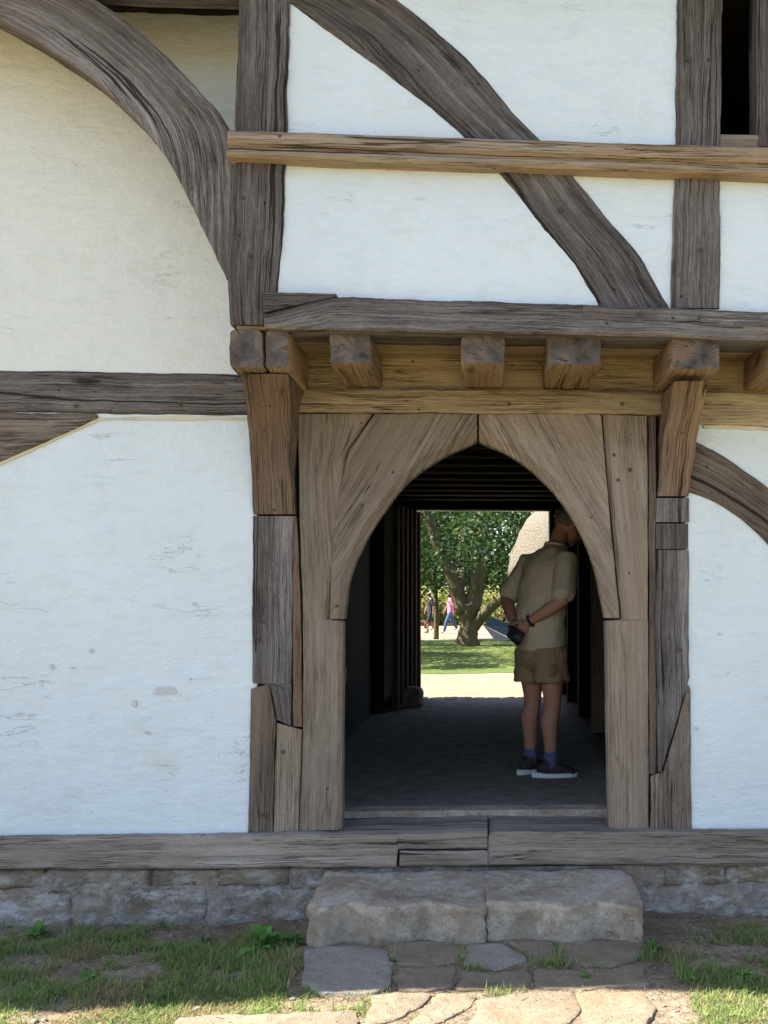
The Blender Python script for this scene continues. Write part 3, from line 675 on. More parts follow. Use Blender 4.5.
for i, (y, y1) in enumerate(((.6, 1.4), (2.7, 3.6), (3.8, 4.8), (5.0, 5.6))):
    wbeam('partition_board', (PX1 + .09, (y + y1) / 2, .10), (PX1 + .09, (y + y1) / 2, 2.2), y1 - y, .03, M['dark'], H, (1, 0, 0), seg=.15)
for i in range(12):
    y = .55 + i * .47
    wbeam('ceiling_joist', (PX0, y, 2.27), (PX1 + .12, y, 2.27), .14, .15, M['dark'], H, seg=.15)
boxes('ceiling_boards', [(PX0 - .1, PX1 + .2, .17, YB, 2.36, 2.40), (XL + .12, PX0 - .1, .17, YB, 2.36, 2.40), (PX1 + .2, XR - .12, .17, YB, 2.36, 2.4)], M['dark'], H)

# ------------------------------------------------------------------ steps and flagstones in front of the door
sA = [G(322, 869, -.215), G(486, 868, -.215), G(487, 905, -.28), G(486, 908, -.28), G(309, 908, -.28)]
sB = [G(490, 868, -.215), G(622, 868, -.215), G(640, 907, -.28), G(490, 908, -.28)]
stz = lambda x, y: -.215 + (min(-.1, y) + .1) * .11
Q = lambda x, y, z=-.27: (G(x, y, z).x, G(x, y, z).y)
sA = [(P(324, 869, -.1).x, -.082), (P(486, 869, -.1).x, -.082), Q(487, 908), Q(470, 910), Q(425, 906), Q(380, 910), Q(345, 905), Q(322, 911), Q(307, 906)]
sB = [(P(484, 868, -.1).x, -.082), (P(624, 868, -.1).x, -.082), Q(634, 890), Q(643, 904), Q(640, 909), Q(600, 904), Q(566, 909), Q(530, 905), Q(486, 907)]
tag(slab('step_stone', sA, stz, -.47, M['step'], None, .012, .011, .016, ragged=.014, side=1.7), 'larger worn buff step stone, left of the joint, under the door sill', 'step', 'step stones under the arched door')
tag(slab('step_stone', sB, stz, -.47, M['step'], None, .012, .011, .016, ragged=.014, side=1.7), 'shorter worn step stone, right of the joint, under the door sill', 'step', 'step stones under the arched door')
FZ = -.420
flags = [
 ([(306, 950), (335, 946), (380, 948), (391, 958), (390, 985), (372, 992), (322, 991), (304, 980)], 'slate', 'smooth grey squarish flagstone at the left foot of the step'),
 ([(388, 944), (430, 940), (462, 946), (458, 962), (425, 966), (398, 962)], 'flag', 'buff flagstone against the step, just right of the smooth grey flagstone'),
 ([(402, 968), (455, 966), (452, 985), (430, 991), (398, 990)], 'flag', 'shaded flagstone right beside the smooth grey flagstone'),
 ([(468, 945), (500, 943), (528, 958), (498, 970), (464, 964)], 'slate', 'greyish flagstone under the joint of the two step stones'),
 ([(508, 941), (552, 940), (556, 961), (536, 960)], 'flag', 'small wedge flagstone against the right step stone'),
 ([(464, 971), (500, 973), (524, 968), (531, 988), (460, 989)], 'flag', 'brownish flagstone on the edge of the shade, middle of the paving'),
 ([(562, 941), (638, 940), (644, 955), (610, 966), (562, 961)], 'flag', 'wide flagstone at the right foot of the step'),
 ([(536, 967), (600, 971), (640, 962), (646, 984), (580, 989), (538, 987)], 'flag', 'rust stained flagstone right of the paving, in the shade'),
 ([(372, 995), (430, 993), (426, 1004), (398, 1018), (366, 1026)], 'flag', 'sunlit flagstone in front of the smooth grey flagstone'),
 ([(436, 994), (476, 994), (470, 1006), (440, 1022), (404, 1028), (428, 1008)], 'flag', 'narrow sunlit flagstone with a slanting open joint beside it'),
 ([(482, 1001), (510, 994), (570, 992), (580, 1010), (560, 1027), (468, 1029)], 'flag', 'large sunlit flagstone in the middle of the bottom edge'),
 ([(578, 993), (644, 992), (652, 1012), (646, 1028), (588, 1028)], 'flag', 'sunlit flagstone at the right end of the paving, by the grass'),
 ([(180, 1016), (290, 1012), (352, 1010), (356, 1040), (170, 1044)], 'flag', 'sunlit flagstone half sunk in grass, left on the bottom edge'),
]
for pts, m_, lab in flags:
    cx_ = sum(p[0] for p in pts) / len(pts); cy_ = sum(p[1] for p in pts) / len(pts); pts = [(cx_ + (x - cx_) * 1.045, cy_ + (y - cy_) * 1.05) for x, y in pts]
    tag(slab('flagstone', [(G(x, y, FZ).x, G(x, y, FZ).y) for x, y in pts], lambda x, y: FZ + .006 * nz(x * 2, y * 2, 40), -.50, M[m_], None, .006, .006, .018, ragged=.018), lab, 'flagstone', 'flagstones in front of the step')
for pts in ([(360, 1036), (470, 1036), (462, 1075), (340, 1075)], [(478, 1036), (590, 1036), (600, 1078), (474, 1078)], [(600, 1036), (664, 1034), (672, 1076), (610, 1078)]):
    tag(slab('flagstone', [(G(x, y, FZ).x, G(x, y, FZ).y) for x, y in pts], FZ, -.50, M['flag'], None, .014, .006, .03), 'sunlit flagstone just beyond the bottom edge of the photo', 'flagstone', 'flagstones in front of the step')

# ------------------------------------------------------------------ grass and weeds
def leaf_mesh(name, items, mat, parent=None, smooth=False):
    """items: list of (list of points per blade quad strip, colour)"""
    verts, faces, cols = [], [], []
    for strip, c in items:
        b = len(verts); n = len(strip)
        for l, r in strip: verts += [tuple(l), tuple(r)]; cols += [c, c]
        for i in range(n - 1): faces.append((b + 2 * i, b + 2 * i + 1, b + 2 * i + 3, b + 2 * i + 2))
    me = bpy.data.meshes.new(name); me.from_pydata(verts, [], faces)
    at = me.color_attributes.new('tone', 'FLOAT_COLOR', 'POINT')
    flat = [];
    for c in cols: flat += [c[0], c[1], c[2], 1.0]
    at.data.foreach_set('color', flat); me.materials.append(mat); me.update()
    o = bpy.data.objects.new(name, me); COL.objects.link(o)
    if parent is not None: o.parent = parent
    return o
M['grass'] = leafmat('grass_blades', trans=.35)
M['leaf'] = leafmat('tree_leaves', trans=.4)
flagpoly = [[(G(x, y, FZ).x, G(x, y, FZ).y) for x, y in p[0]] for p in flags]
def inside(x, y, poly):
    r = False; j = len(poly) - 1
    for i in range(len(poly)):
        if (poly[i][1] > y) != (poly[j][1] > y) and x < (poly[j][0] - poly[i][0]) * (y - poly[i][1]) / (poly[j][1] - poly[i][1]) + poly[i][0]: r = not r
        j = i
    return r
def blade(x, y, z, h, wd, lean, ang, c, seg=2):
    d = V((math.cos(ang), math.sin(ang), 0)); s = V((-d.y, d.x, 0)) * wd
    st = []
    for i in range(seg + 1):
        f = i / seg; p = V((x, y, z)) + V((0, 0, h * f * (1 - .25 * lean * f))) + d * (h * lean * f * f)
        k_ = (1 - f ** 1.5) * .9 + .1
        st.append((p - s * k_, p + s * k_))
    return st, c
items = []
random.seed(5)
for _ in range(210000):
    x = random.uniform(-2.8, 2.2); y = random.uniform(-1.95, -.05)
    if -.86 < x < .86 and y > -.62: continue
    onpath = -.80 < x < .80
    n_ = nz(x * 1.7, y * 2.3, 3) + .7 * nz(x * 5, y * 5, 8) + .4 * nz(x * 14, y * 14, 9)
    thr = (-.35 if y < -1.02 else -.18)
    if y > -.35: thr = .16 + .5 * (y + .35)
    if onpath: thr = .34 if y < -.9 else .42
    if x > .8 and y > -.9: thr += .10
    if n_ < thr + random.uniform(-.18, .18): continue
    if onpath and any(inside(x, y, p) for p in flagpoly): continue
    if any(inside(x, y, p) for p in flagpoly[-1:]) and random.random() < .8: continue
    dry = nz(x * 3, y * 3, 21) + random.uniform(-.35, .35)
    h = random.uniform(.012, .05) * (1.15 if y > -1.0 else .8) * (1.9 if random.random() < .05 else 1)
    if dry > .26 or random.random() < .12: c = random.choice([(.30, .235, .11), (.36, .30, .16), (.24, .17, .085)]); h *= .8
    else:
        g = random.uniform(.7, 1.25); c = random.choice([(.18 * g, .28 * g, .065 * g), (.22 * g, .30 * g, .08 * g), (.13 * g, .22 * g, .06 * g), (.30 * g, .31 * g, .11 * g)])
    items.append(blade(x, y, earth_z(x, y) - .003, h, random.uniform(.0011, .0028), random.uniform(.1, 1.4), random.uniform(0, 6.28), c))
tag(leaf_mesh('grass', items, M['grass']), 'short patchy grass with dry straw along the foot of the wall', 'grass', kind='stuff')
# straw and dead leaves lying on the earth
items = []
for _ in range(5000):
    x = random.uniform(-2.8, 2.2); y = random.uniform(-1.9, -.06)
    if -.86 < x < .86 and y > -.64: continue
    if any(inside(x, y, p) for p in flagpoly) and random.random() < .93: continue
    z = max(earth_z(x, y), FZ + .008 if any(inside(x, y, p) for p in flagpoly) else -9) + random.uniform(.003, .012); a = random.uniform(0, 6.28); L = random.uniform(.012, .05)
    d = V((math.cos(a), math.sin(a), random.uniform(-.15, .15))) * L; s = V((-d.y, d.x, 0)).normalized() * random.uniform(.0008, .0024)
    p = V((x, y, z)); g = random.uniform(.6, 1.2)
    items.append(([(p - s, p + s), (p + d * .5 - s, p + d * .5 + s), (p + d - s * .5, p + d + s * .5)], (.34 * g, .26 * g, .15 * g)))
tag(leaf_mesh('straw', items, M['grass']), 'scattered dry straw and stalks on the trodden earth', 'straw', kind='stuff')
random.seed(31); bm = bmesh.new()
for _ in range(650):
    x = random.uniform(-2.6, 2.1); y = random.uniform(-1.7, -.06)
    if -.86 < x < .86 and y > -.64: continue
    if any(inside(x, y, p) for p in flagpoly): continue
    q = random.uniform(.003, .008) if random.random() < .85 else random.uniform(.009, .018)
    res = bmesh.ops.create_icosphere(bm, subdivisions=1, radius=1, matrix=Matrix.Translation((x, y, earth_z(x, y) + q * .2)) @ Matrix.Rotation(random.uniform(0, 6), 4, 'Z') @ Matrix.Diagonal((q * random.uniform(.8, 1.5), q, q * random.uniform(.5, .8), 1)))
    for v in res['verts']: v.co += V((random.uniform(-1, 1), random.uniform(-1, 1), random.uniform(-1, 1))) * q * .16
tag(put('pebbles', bm, M['slate'], None, True), 'small pale pebbles scattered over the trodden earth', 'pebbles', kind='stuff')
def weed(px, py, rad, n, lab, upright=.5, wide=.22, tone=(.13, .26, .06)):
    g = G(px, py, -.47); z = earth_z(g.x, g.y)
    root = tag(empty('weed', (g.x, g.y, z)), lab, 'weed')
    items = []
    for i in range(n):
        a = i * 2.4 + random.uniform(-.3, .3); L = rad * random.uniform(.55, 1.1); el = random.uniform(.15, .5 + upright)
        d = V((math.cos(a) * math.cos(el), math.sin(a) * math.cos(el), math.sin(el))); s = V((-math.sin(a), math.cos(a), 0)) * (L * wide); st = []
        for k_ in range(7):
            f = k_ / 6; p = d * (L * f) + V((0, 0, -L * .35 * f * f + .004)); wv = math.sin(math.pi * min(1, .12 + f * .9)) ** .8 * (.8 + .25 * math.sin(f * 22 + a))
            fold = V((0, 0, .25 * L * wide * wv))
            st.append((p - s * wv + fold, p + s * wv + fold))
        gg = random.uniform(.7, 1.3)
        items.append((st, (tone[0] * gg, tone[1] * gg, tone[2] * gg)))
    leaf_mesh('leaf_rosette', items, M['grass'], root)
    items = [blade(random.uniform(-.02, .02), random.uniform(-.02, .02), 0, rad * random.uniform(.5, 1.0), .0015, .5, random.uniform(0, 6.28), (.09, .13, .04), 3) for _ in range(8)]
    leaf_mesh('stalk', items, M['grass'], root)
random.seed(21)
weed(262, 950, .17, 22, 'largest green weed, below the grey plinth stone left of the step', .9)
weed(292, 948, .10, 14, 'small green weed close to the left end of the step', .7)
weed(38, 936, .12, 14, 'leafy weed against the plinth at the far left', .8)
weed(205, 940, .06, 9, 'pale weed against the middle of the left plinth', .6, .2, (.12, .16, .06))
weed(88, 975, .07, 12, 'flat green weed low in the shaded grass at the left', .1, .3)
weed(471, 944, .07, 20, 'small bushy weed growing at the joint of the step stones', .8, .3)
weed(654, 960, .10, 22, 'bright grass like weed beside the right end of the step', 1.0, .08, (.10, .19, .035))
weed(742, 980, .10, 14, 'broad leaved weed in the grass at the lower right', .3, .26)
weed(690, 984, .07, 10, 'smaller broad leaved weed left of the lower right one', .2, .26)
weed(585, 988, .035, 10, 'tiny weed in the joint in front of the right flagstones', .4, .3)
weed(392, 972, .035, 12, 'tiny weed in the joint right of the smooth grey flagstone', .4, .3)

# ------------------------------------------------------------------ figures
def tube(bm, pts, rad, n=14, lat=None, flat=False):
    pts = [V(p) for p in pts]; rad = [(r, r) if not isinstance(r, tuple) else r for r in rad]
    T0 = (pts[1] - pts[0]).normalized(); T1 = (pts[-1] - pts[-2]).normalized()
    full = []
    for f, s in ((1.0, .15), (.75, .62), (.35, .9)): full.append((pts[0] - T0 * min(rad[0]) * f * .8, (rad[0][0] * s, rad[0][1] * s), T0))
    for i, p in enumerate(pts):
        a = pts[max(0, i - 1)]; b = pts[min(len(pts) - 1, i + 1)]; full.append((p, rad[i], (b - a).normalized()))
    for f, s in (((.0, .97),) if flat else ((.35, .9), (.75, .62), (1.0, .15))): full.append((pts[-1] + T1 * min(rad[-1]) * f * .8, (rad[-1][0] * s, rad[-1][1] * s), T1))
    ref = V(lat) if lat else (V((0, 1, 0)) if abs(T0.y) < .8 else V((1, 0, 0)))
    rings = []
    for p, (ra, rb), T in full:
        sx = (ref - T * ref.dot(T)).normalized(); sy = T.cross(sx)
        rings.append([bm.verts.new(p + sx * ra * math.cos(6.28318 * i / n) + sy * rb * math.sin(6.28318 * i / n)) for i in range(n)])
    for a, b in zip(rings, rings[1:]):
        for i in range(n): bm.faces.new([a[i], a[(i + 1) % n], b[(i + 1) % n], b[i]])
    bm.faces.new(rings[0][::-1]); bm.faces.new(rings[-1])
def fuse(o, vox, it=4):
    m = o.modifiers.new('fuse', 'REMESH'); m.mode = 'VOXEL'; m.voxel_size = vox; m.use_smooth_shade = True
    s = o.modifiers.new('soften', 'SMOOTH'); s.factor = .5; s.iterations = it
    return o
def crease(o, size, st):
    tx = bpy.data.textures.new('cloth_creases', 'CLOUDS'); tx.noise_scale = size; tx.noise_depth = 2
    m = o.modifiers.new('creases', 'DISPLACE'); m.texture = tx; m.strength = st; m.mid_level = .5; m.texture_coords = 'LOCAL'
def ball(bm, c, r, seg=14):
    bmesh.ops.create_uvsphere(bm, u_segments=seg, v_segments=seg - 4, radius=1, matrix=Matrix.Translation(V(c)) @ Matrix.Diagonal((r[0], r[1], r[2], 1)))
M['skin'] = plain('sunburnt_skin', (.30, .15, .105), .6, .2, 30)
M['legskin'] = M['skin']
M['shirt'] = plain('olive_beige_shirt', (.34, .29, .215), .9, .12, 70)
M['shorts'] = plain('khaki_shorts', (.20, .142, .085), .9, .14, 80)
M['hair'] = plain('grey_hair', (.10, .09, .082), .5, .7, 90, .5, .01)
M['shoe'] = plain('black_red_shoe', (.03, .022, .024), .7, .3, 30)
M['sole'] = plain('white_sole', (.62, .60, .58), .7, .1)
M['sock'] = plain('blue_sock', (.07, .08, .15), .9, .2, 60)
M['black'] = plain('black_case', (.015, .015, .016), .5, .2)
M['blue'] = plain('blue_leaflet', (.16, .22, .30), .5, .25, 12)
M['paper'] = plain('leaflet_inner', (.45, .47, .52), .6, .15, 14)
M['eye'] = plain('eye_white', (.6, .58, .55), .3, .05)

man_d = P(541, 776, 0)
mg = G(541, 775, 0.0); MR = R(38)
man = tag(empty('person', (mg.x, mg.y, 0.0), MR), 'person in khaki shorts and beige shirt bending forward in the passage, hands behind back', 'person')
bm = bmesh.new()
# legs (right leg is the nearer one, local -Y), feet inside the shoes
for s, xo, toe in ((-1, .0, -34), (1, .0, 6)):
    hip = V((0, s * .095, .80)); kn = V((.012, s * .098, .475)); an = V((-.005, s * .10, .10))
    tube(bm, [hip, hip.lerp(kn, .5), kn + V((0, 0, .04)), kn - V((0, 0, .03)), kn.lerp(an, .3) + V((-.022, 0, 0)), kn.lerp(an, .65) + V((-.008, 0, 0)), an], [.092, .080, .060, .054, .060, .045, .036])
    d = V((math.cos(R(toe)), math.sin(R(toe)), 0)); hl = an + V((0, 0, -.06)) - d * .05
    tube(bm, [hl, hl + d * .11 + V((0, 0, -.005)), hl + d * .2 + V((0, 0, -.015))], [.032, .036, .024])
# trunk leaning forward, neck, head
trunk = [(0, 0, .82), (.0, 0, .95), (.005, 0, 1.08), (.03, 0, 1.22), (.075, 0, 1.36), (.125, 0, 1.455)]
tube(bm, trunk, [(.155, .105), (.150, .105), (.148, .108), (.165, .112), (.175, .105), (.10, .075)], 20, (0, 1, 0))
tube(bm, [(.125, 0, 1.45), (.16, .012, 1.52), (.195, .024, 1.575)], [.062, .056, .058])
HC = V((.248, .010, 1.612)); fd = V((.86, -.14, -.42)).normalized(); hu = (V((0, 0, 1)) - fd * fd.z).normalized(); hs = hu.cross(fd)
def hp(f, s, u): return HC + fd * f + hs * s + hu * u
hb = bmesh.new()
def hball(f, s, u, r):
    bmesh.ops.create_uvsphere(bm, u_segments=16, v_segments=12, radius=1, matrix=Matrix.Translation(hp(f, s, u)) @ Matrix((fd, hs, hu)).transposed().to_4x4() @ Matrix.Diagonal((r[0], r[1], r[2], 1)))
hball(-.008, 0, .022, (.098, .076, .092)); hball(.03, 0, -.035, (.066, .060, .078)); hball(.062, 0, -.088, (.028, .034, .022))
tube(bm, [hp(.088, 0, .022), hp(.112, 0, -.012), hp(.108, 0, -.028)], [.011, .014, .015])      # nose
tube(bm, [hp(.086, -.022, -.058), hp(.092, 0, -.057), hp(.086, .022, -.058)], [.008, .010, .008])  # lips
tube(bm, [hp(.082, -.04, .036), hp(.092, 0, .034), hp(.082, .04, .036)], [.010, .012, .010])      # brow
for s in (-1, 1): tube(bm, [hp(-.012, s * .074, .022), hp(-.016, s * .084, .004), hp(-.008, s * .076, -.024)], [.013, .014, .010])   # ears
# arms reaching round to the small of the back, hands clasped
SH = {-1: V((.06, -.178, 1.385)), 1: V((.085, .215, 1.38))}
EL = {-1: V((-.055, -.265, 1.125)), 1: V((-.055, .285, 1.135))}
WR = {-1: V((-.165, -.055, .985)), 1: V((-.17, .085, 1.0))}
for s in (-1, 1):
    a, e, wv = SH[s], EL[s], WR[s]
    tube(bm, [a, a.lerp(e, .5), e, e.lerp(wv, .3), e.lerp(wv, .75), wv], [.056, .050, .042, .044, .033, .027])
    hd = (V((-.19, s * .01, .93)) - wv).normalized(); lat = V((-.25, s * -.5, -.35)); lat = (lat - hd * lat.dot(hd)).normalized(); palm = hd.cross(lat)
    tube(bm, [wv, wv + hd * .045, wv + hd * .085], [(.028, .018), (.040, .016), (.038, .014)], 12, tuple(lat))
    for i in range(4):
        b0 = wv + hd * .082 + lat * (.030 - i * .020); L = (.062, .070, .066, .052)[i]; cu = palm * (s * .5)
        tube(bm, [b0, b0 + hd * L * .45 + cu * L * .12, b0 + hd * L * .75 + cu * L * .5, b0 + hd * L * .8 + cu * L * .95], [.0095, .009, .0082, .0072], 8)
    b0 = wv + hd * .025 + lat * .034
    tube(bm, [b0, b0 + lat * .024 + hd * .022, b0 + lat * .03 + hd * .052 + palm * (s * .012)], [.012, .0105, .0085], 8)
fuse(put('body', bm, M['skin'], man), .0055, 3)
# shirt: loose, untucked, short wide sleeves
bm = bmesh.new()
tube(bm, [(0, 0, .845), (-.01, 0, .93), (-.005, 0, 1.06), (.02, 0, 1.2), (.066, 0, 1.34), (.11, 0, 1.42), (.135, 0, 1.47)], [(.190, .150), (.188, .150), (.186, .148), (.196, .145), (.203, .132), (.15, .10), (.075, .066)], 24, (0, 1, 0))
for s in (-1, 1):
    a, e = SH[s], EL[s]
    tube(bm, [a + V((.01, -s * .06, .0)), a, a.lerp(e, .45), a.lerp(e, .86)], [.075, .078, .074, .078])
sh = fuse(put('shirt', bm, M['shirt'], man), .008, 5); crease(sh, .12, .03)
bm = bmesh.new(); ring_pts = [(.135 + .068 * math.cos(q), .074 * math.sin(q), 1.482 - .02 * math.cos(q)) for q in [i * 6.28318 / 16 for i in range(17)]]
tube(bm, ring_pts, [.013] * 17, 8); put('collar', bm, M['shirt'], sh, True)
# shorts
bm = bmesh.new()
tube(bm, [(0, 0, .76), (0, 0, .88)], [(.178, .135), (.172, .13)], 20, (0, 1, 0))
for s in (-1, 1): tube(bm, [(0, s * .088, .80), (.004, s * .094, .70), (.006, s * .100, .605)], [(.100, .128), (.100, .122), (.104, .124)], 16, (0, 1, 0), True)
shorts = fuse(put('shorts', bm, M['shorts'], man), .008, 3); crease(shorts, .09, .03)
bm = bmesh.new(); tube(bm, [(-.06, -.185, .72), (-.06, -.187, .66)], [(.045, .008), (.045, .008)], 8, (1, 0, 0)); put('pocket', bm, M['shorts'], shorts, True)
# socks and shoes
for s, toe in ((-1, -34), (1, 6)):
    an = V((-.005, s * .10, .10)); d = V((math.cos(R(toe)), math.sin(R(toe)), 0)); lt = V((-d.y, d.x, 0))
    bm = bmesh.new(); tube(bm, [an + V((0, 0, -.03)), an + V((0, 0, .05))], [.047, .045]); put('sock', bm, M['sock'], man, True)
    hl = V((an.x, an.y, 0)) - d * .06
    bm = bmesh.new()
    tube(bm, [hl + V((0, 0, .05)) , hl + d * .07 + V((0, 0, .055)), hl + d * .14 + V((0, 0, .046)), hl + d * .205 + V((0, 0, .034))], [(.040, .045), (.044, .050), (.047, .036), (.038, .022)], 14, tuple(lt))
    tube(bm, [hl + d * .04 + V((0, 0, .07)), hl + d * .055 + V((0, 0, .10))], [.046, .046])
    shoe = fuse(put('shoe', bm, M['shoe'], man), .008, 3)
    bm = bmesh.new(); n = 22; lo, hi = [], []
    for i in range(n):
        q = i * 6.28318 / n; c = math.cos(q); wv = .048 - .006 * (c < -.2); p = hl + d * (.085 + .148 * c) + lt * (wv * math.sin(q))
        lo.append(bm.verts.new((p.x, p.y, .002))); hi.append(bm.verts.new((p.x, p.y, .028 + .006 * (c < -.5))))
    bm.faces.new(lo[::-1]); bm.faces.new(hi)
    for i in range(n): bm.faces.new([lo[i], lo[(i + 1) % n], hi[(i + 1) % n], hi[i]])
    put('sole', bm, M['sole'], shoe)
# hair: short, grey, thin at the crown, made of locks, some white to paint streaks of light
M['locks'] = plain('highlight_hair', (.62, .60, .57), .5, .2, 90, .5, .004)
bm = bmesh.new(); lk = bmesh.new(); random.seed(3)
bmesh.ops.create_uvsphere(bm, u_segments=18, v_segments=12, radius=1, matrix=Matrix.Translation(hp(-.022, 0, .034)) @ Matrix((fd, hs, hu)).transposed().to_4x4() @ Matrix.Diagonal((.092, .080, .090, 1)))
for v in bm.verts: v.co += (v.co - HC).normalized() * .006 * nz(v.co.x * 60, v.co.y * 60, v.co.z * 60)
for i in range(46):
    th = random.uniform(0, 6.28); ph = random.uniform(.1, 1.25)
    n_ = fd * math.sin(ph) * math.cos(th) * 1.0 + hs * math.sin(ph) * math.sin(th) + hu * math.cos(ph)
    if n_.dot(fd) > .72: continue
    b0 = hp(-.022, 0, .034) + fd * (n_.dot(fd) * .09) + hs * (n_.dot(hs) * .078) + hu * (n_.dot(hu) * .088)
    tg = (-fd * .8 - hu * .5 + hs * random.uniform(-.4, .4)); tg = (tg - n_ * tg.dot(n_)).normalized()
    tube(lk if i % 3 == 0 else bm, [b0, b0 + tg * .02 + n_ * .006, b0 + tg * .05 + n_ * .002], [.006, .0065, .003], 6)
hr = put('hair', bm, M['hair'], man, True); put('highlight_locks', lk, M['locks'], hr, True)
for s in (-1, 1):
    bm = bmesh.new(); ball(bm, hp(.078, s * .030, .018), (.011, .011, .010), 10); put('eye', bm, M['eye'], man, True)
bm = bmesh.new(); wq = EL[-1].lerp(WR[-1], .90); ax = (WR[-1] - EL[-1]).normalized(); s1 = ax.orthogonal().normalized(); s2 = ax.cross(s1)
tube(bm, [wq + s1 * .034 * math.cos(q) + s2 * .034 * math.sin(q) for q in [i * 6.28318 / 16 for i in range(17)]], [.009] * 17, 8); put('wristwatch', bm, M['black'], man, True)
# what he holds: an open leaflet and a dark camera case
Rz = Matrix.Rotation(MR, 3, 'Z'); base = V((mg.x, mg.y, 0))
def on_man(p): return base + Rz @ V(p)
hand = on_man((-.215, .035, .925))
lf = tag(empty('leaflet', hand), 'blue folded leaflet held open behind the back of the person in shorts', 'leaflet')
def card(name, q, mat, parent, th=.003):
    bm = bmesh.new(); q = [V(p) for p in q]; n_ = (q[1] - q[0]).cross(q[3] - q[0]).normalized() * th
    a = [bm.verts.new(p) for p in q]; b = [bm.verts.new(p + n_) for p in q]
    bm.faces.new(a[::-1]); bm.faces.new(b)
    for i in range(4): bm.faces.new([a[i], a[(i + 1) % 4], b[(i + 1) % 4], b[i]])
    return put(name, bm, mat, parent)
card('cover', [(.0, -.02, -.04), (-.18, -.04, .05), (-.135, .03, .10), (.045, .04, .03)], M['blue'], lf)
card('inside_page', [(.0, -.025, -.045), (-.10, -.07, -.055), (-.175, -.05, .04), (-.175, -.044, .045)], M['paper'], lf)
cs = tag(empty('camera_case', on_man((-.235, -.02, .905)), MR), 'small black case held in the lower hand of the person in shorts', 'case')
bm = bmesh.new(); bmesh.ops.create_cube(bm, size=1, matrix=Matrix.Rotation(R(24), 4, 'X') @ Matrix.Diagonal((.035, .13, .085, 1))); bmesh.ops.bevel(bm, geom=bm.edges[:], offset=.012, segments=2, affect='EDGES'); put('case_body', bm, M['black'], cs, True)
bm = bmesh.new(); bmesh.ops.create_cube(bm, size=1, matrix=Matrix.Rotation(R(24), 4, 'X') @ Matrix.Translation((0, 0, .036)) @ Matrix.Diagonal((.042, .136, .022, 1))); bmesh.ops.bevel(bm, geom=bm.edges[:], offset=.006, segments=1, affect='EDGES'); put('flap', bm, M['black'], cs, True)

def walker(px, py, d, rz, lab, top, bot, hair, stride, skirt=False):
    Yp = CAM.y + d; g = P(px, py, Yp); g.z = gz(Yp) + .008
    r = tag(empty('person', g, rz), lab, 'person')
    bm = bmesh.new(); tb_ = bmesh.new(); bb = bmesh.new()
    for s in (-1, 1):
        f = s * stride
        hip = V((0, s * .09, .86)); an = V((f, s * .09, .09 + (.10 if f < 0 else 0))); kn = hip.lerp(an, .5) + V((.05, 0, 0))
        tube(bm, [hip, kn, an, an + V((.12, 0, -.05))], [.085, .055, .04, .032]); tube(bb, [hip, kn, an + V((0, 0, .05 if not skirt else .35))], [.10, .075, .065])
        sh_ = V((0, s * .19, 1.40)); el = V((-f * .35, s * .23, 1.12)); ha = V((-f * .7 + .06, s * .22, .88))
        tube(bm, [sh_, el, ha, ha + V((.01, 0, -.09))], [.05, .04, .028, .03]); tube(tb_, [sh_, sh_.lerp(el, .9)], [.065, .06])
    tube(bm, [(0, 0, .85), (0, 0, 1.1), (0, 0, 1.38), (.02, 0, 1.5)], [(.15, .10), (.13, .09), (.17, .10), .05], 14, (0, 1, 0)); ball(bm, (.035, 0, 1.60), (.095, .078, .115)); tube(bm, [(.12, 0, 1.61), (.14, 0, 1.585)], [.012, .014])
    tube(tb_, [(0, 0, .84), (0, 0, 1.1), (0, 0, 1.36), (.01, 0, 1.43)], [(.185, .135), (.155, .115), (.19, .12), (.09, .07)], 14, (0, 1, 0))
    fuse(put('body', bm, M['skin'], r), .02, 2); fuse(put('shirt', tb_, top, r), .02, 2); fuse(put('trousers', bb, bot, r), .02, 2)
    bm = bmesh.new(); ball(bm, (.01, 0, 1.64), (.10, .088, .105)); put('hair', bm, hair, r, True)
M['pink'] = plain('pink_shirt', (.55, .20, .33), .9, .35, 9); M['jeans'] = plain('blue_jeans', (.06, .10, .19), .9, .2, 30)
M['navy'] = plain('dark_clothes', (.03, .028, .04), .9, .3, 20); M['pale_hair'] = plain('pale_hair', (.55, .48, .36), .8, .2); M['brown_hair'] = plain('brown_hair', (.08, .05, .03), .8, .2)
walker(430.5, 633, 41.5, R(200), 'distant person in dark clothes standing beside the slender trunk', M['navy'], M['navy'], M['pale_hair'], .16, True)
walker(450.5, 633.5, 41.0, R(188), 'distant person in pink shirt and blue jeans walking left of the big tree', M['pink'], M['jeans'], M['brown_hair'], .26)
# brown dog by the dark-clad walker
M['fur'] = plain('brown_fur', (.10, .05, .025), .9, .4, 14)
Yd = CAM.y + 41.6; g = P(420.5, 633, Yd); dog = tag(empty('dog', (g.x, Yd, gz(Yd) + .008), R(175)), 'brown dog on the pale path beyond the rear door leaf', 'dog')
bm = bmesh.new()
tube(bm, [(-.28, 0, .40), (-.12, 0, .42), (.10, 0, .41), (.26, 0, .43)], [.10, .11, .13, .12]); tube(bm, [(.27, 0, .46), (.38, 0, .58)], [.08, .07]); tube(bm, [(.38, 0, .60), (.48, 0, .59), (.56, 0, .56)], [.075, .055, .035])
for s in (-1, 1):
    tube(bm, [(.24, s * .07, .38), (.25, s * .07, .20), (.24, s * .07, .04), (.28, s * .07, .025)], [.06, .04, .03, .03])
    tube(bm, [(-.26, s * .07, .38), (-.20, s * .075, .24), (-.32, s * .075, .14), (-.30, s * .075, .03), (-.26, s * .075, .025)], [.085, .055, .03, .03, .03])
    tube(bm, [(.36, s * .05, .65), (.35, s * .085, .58)], [.03, .022])
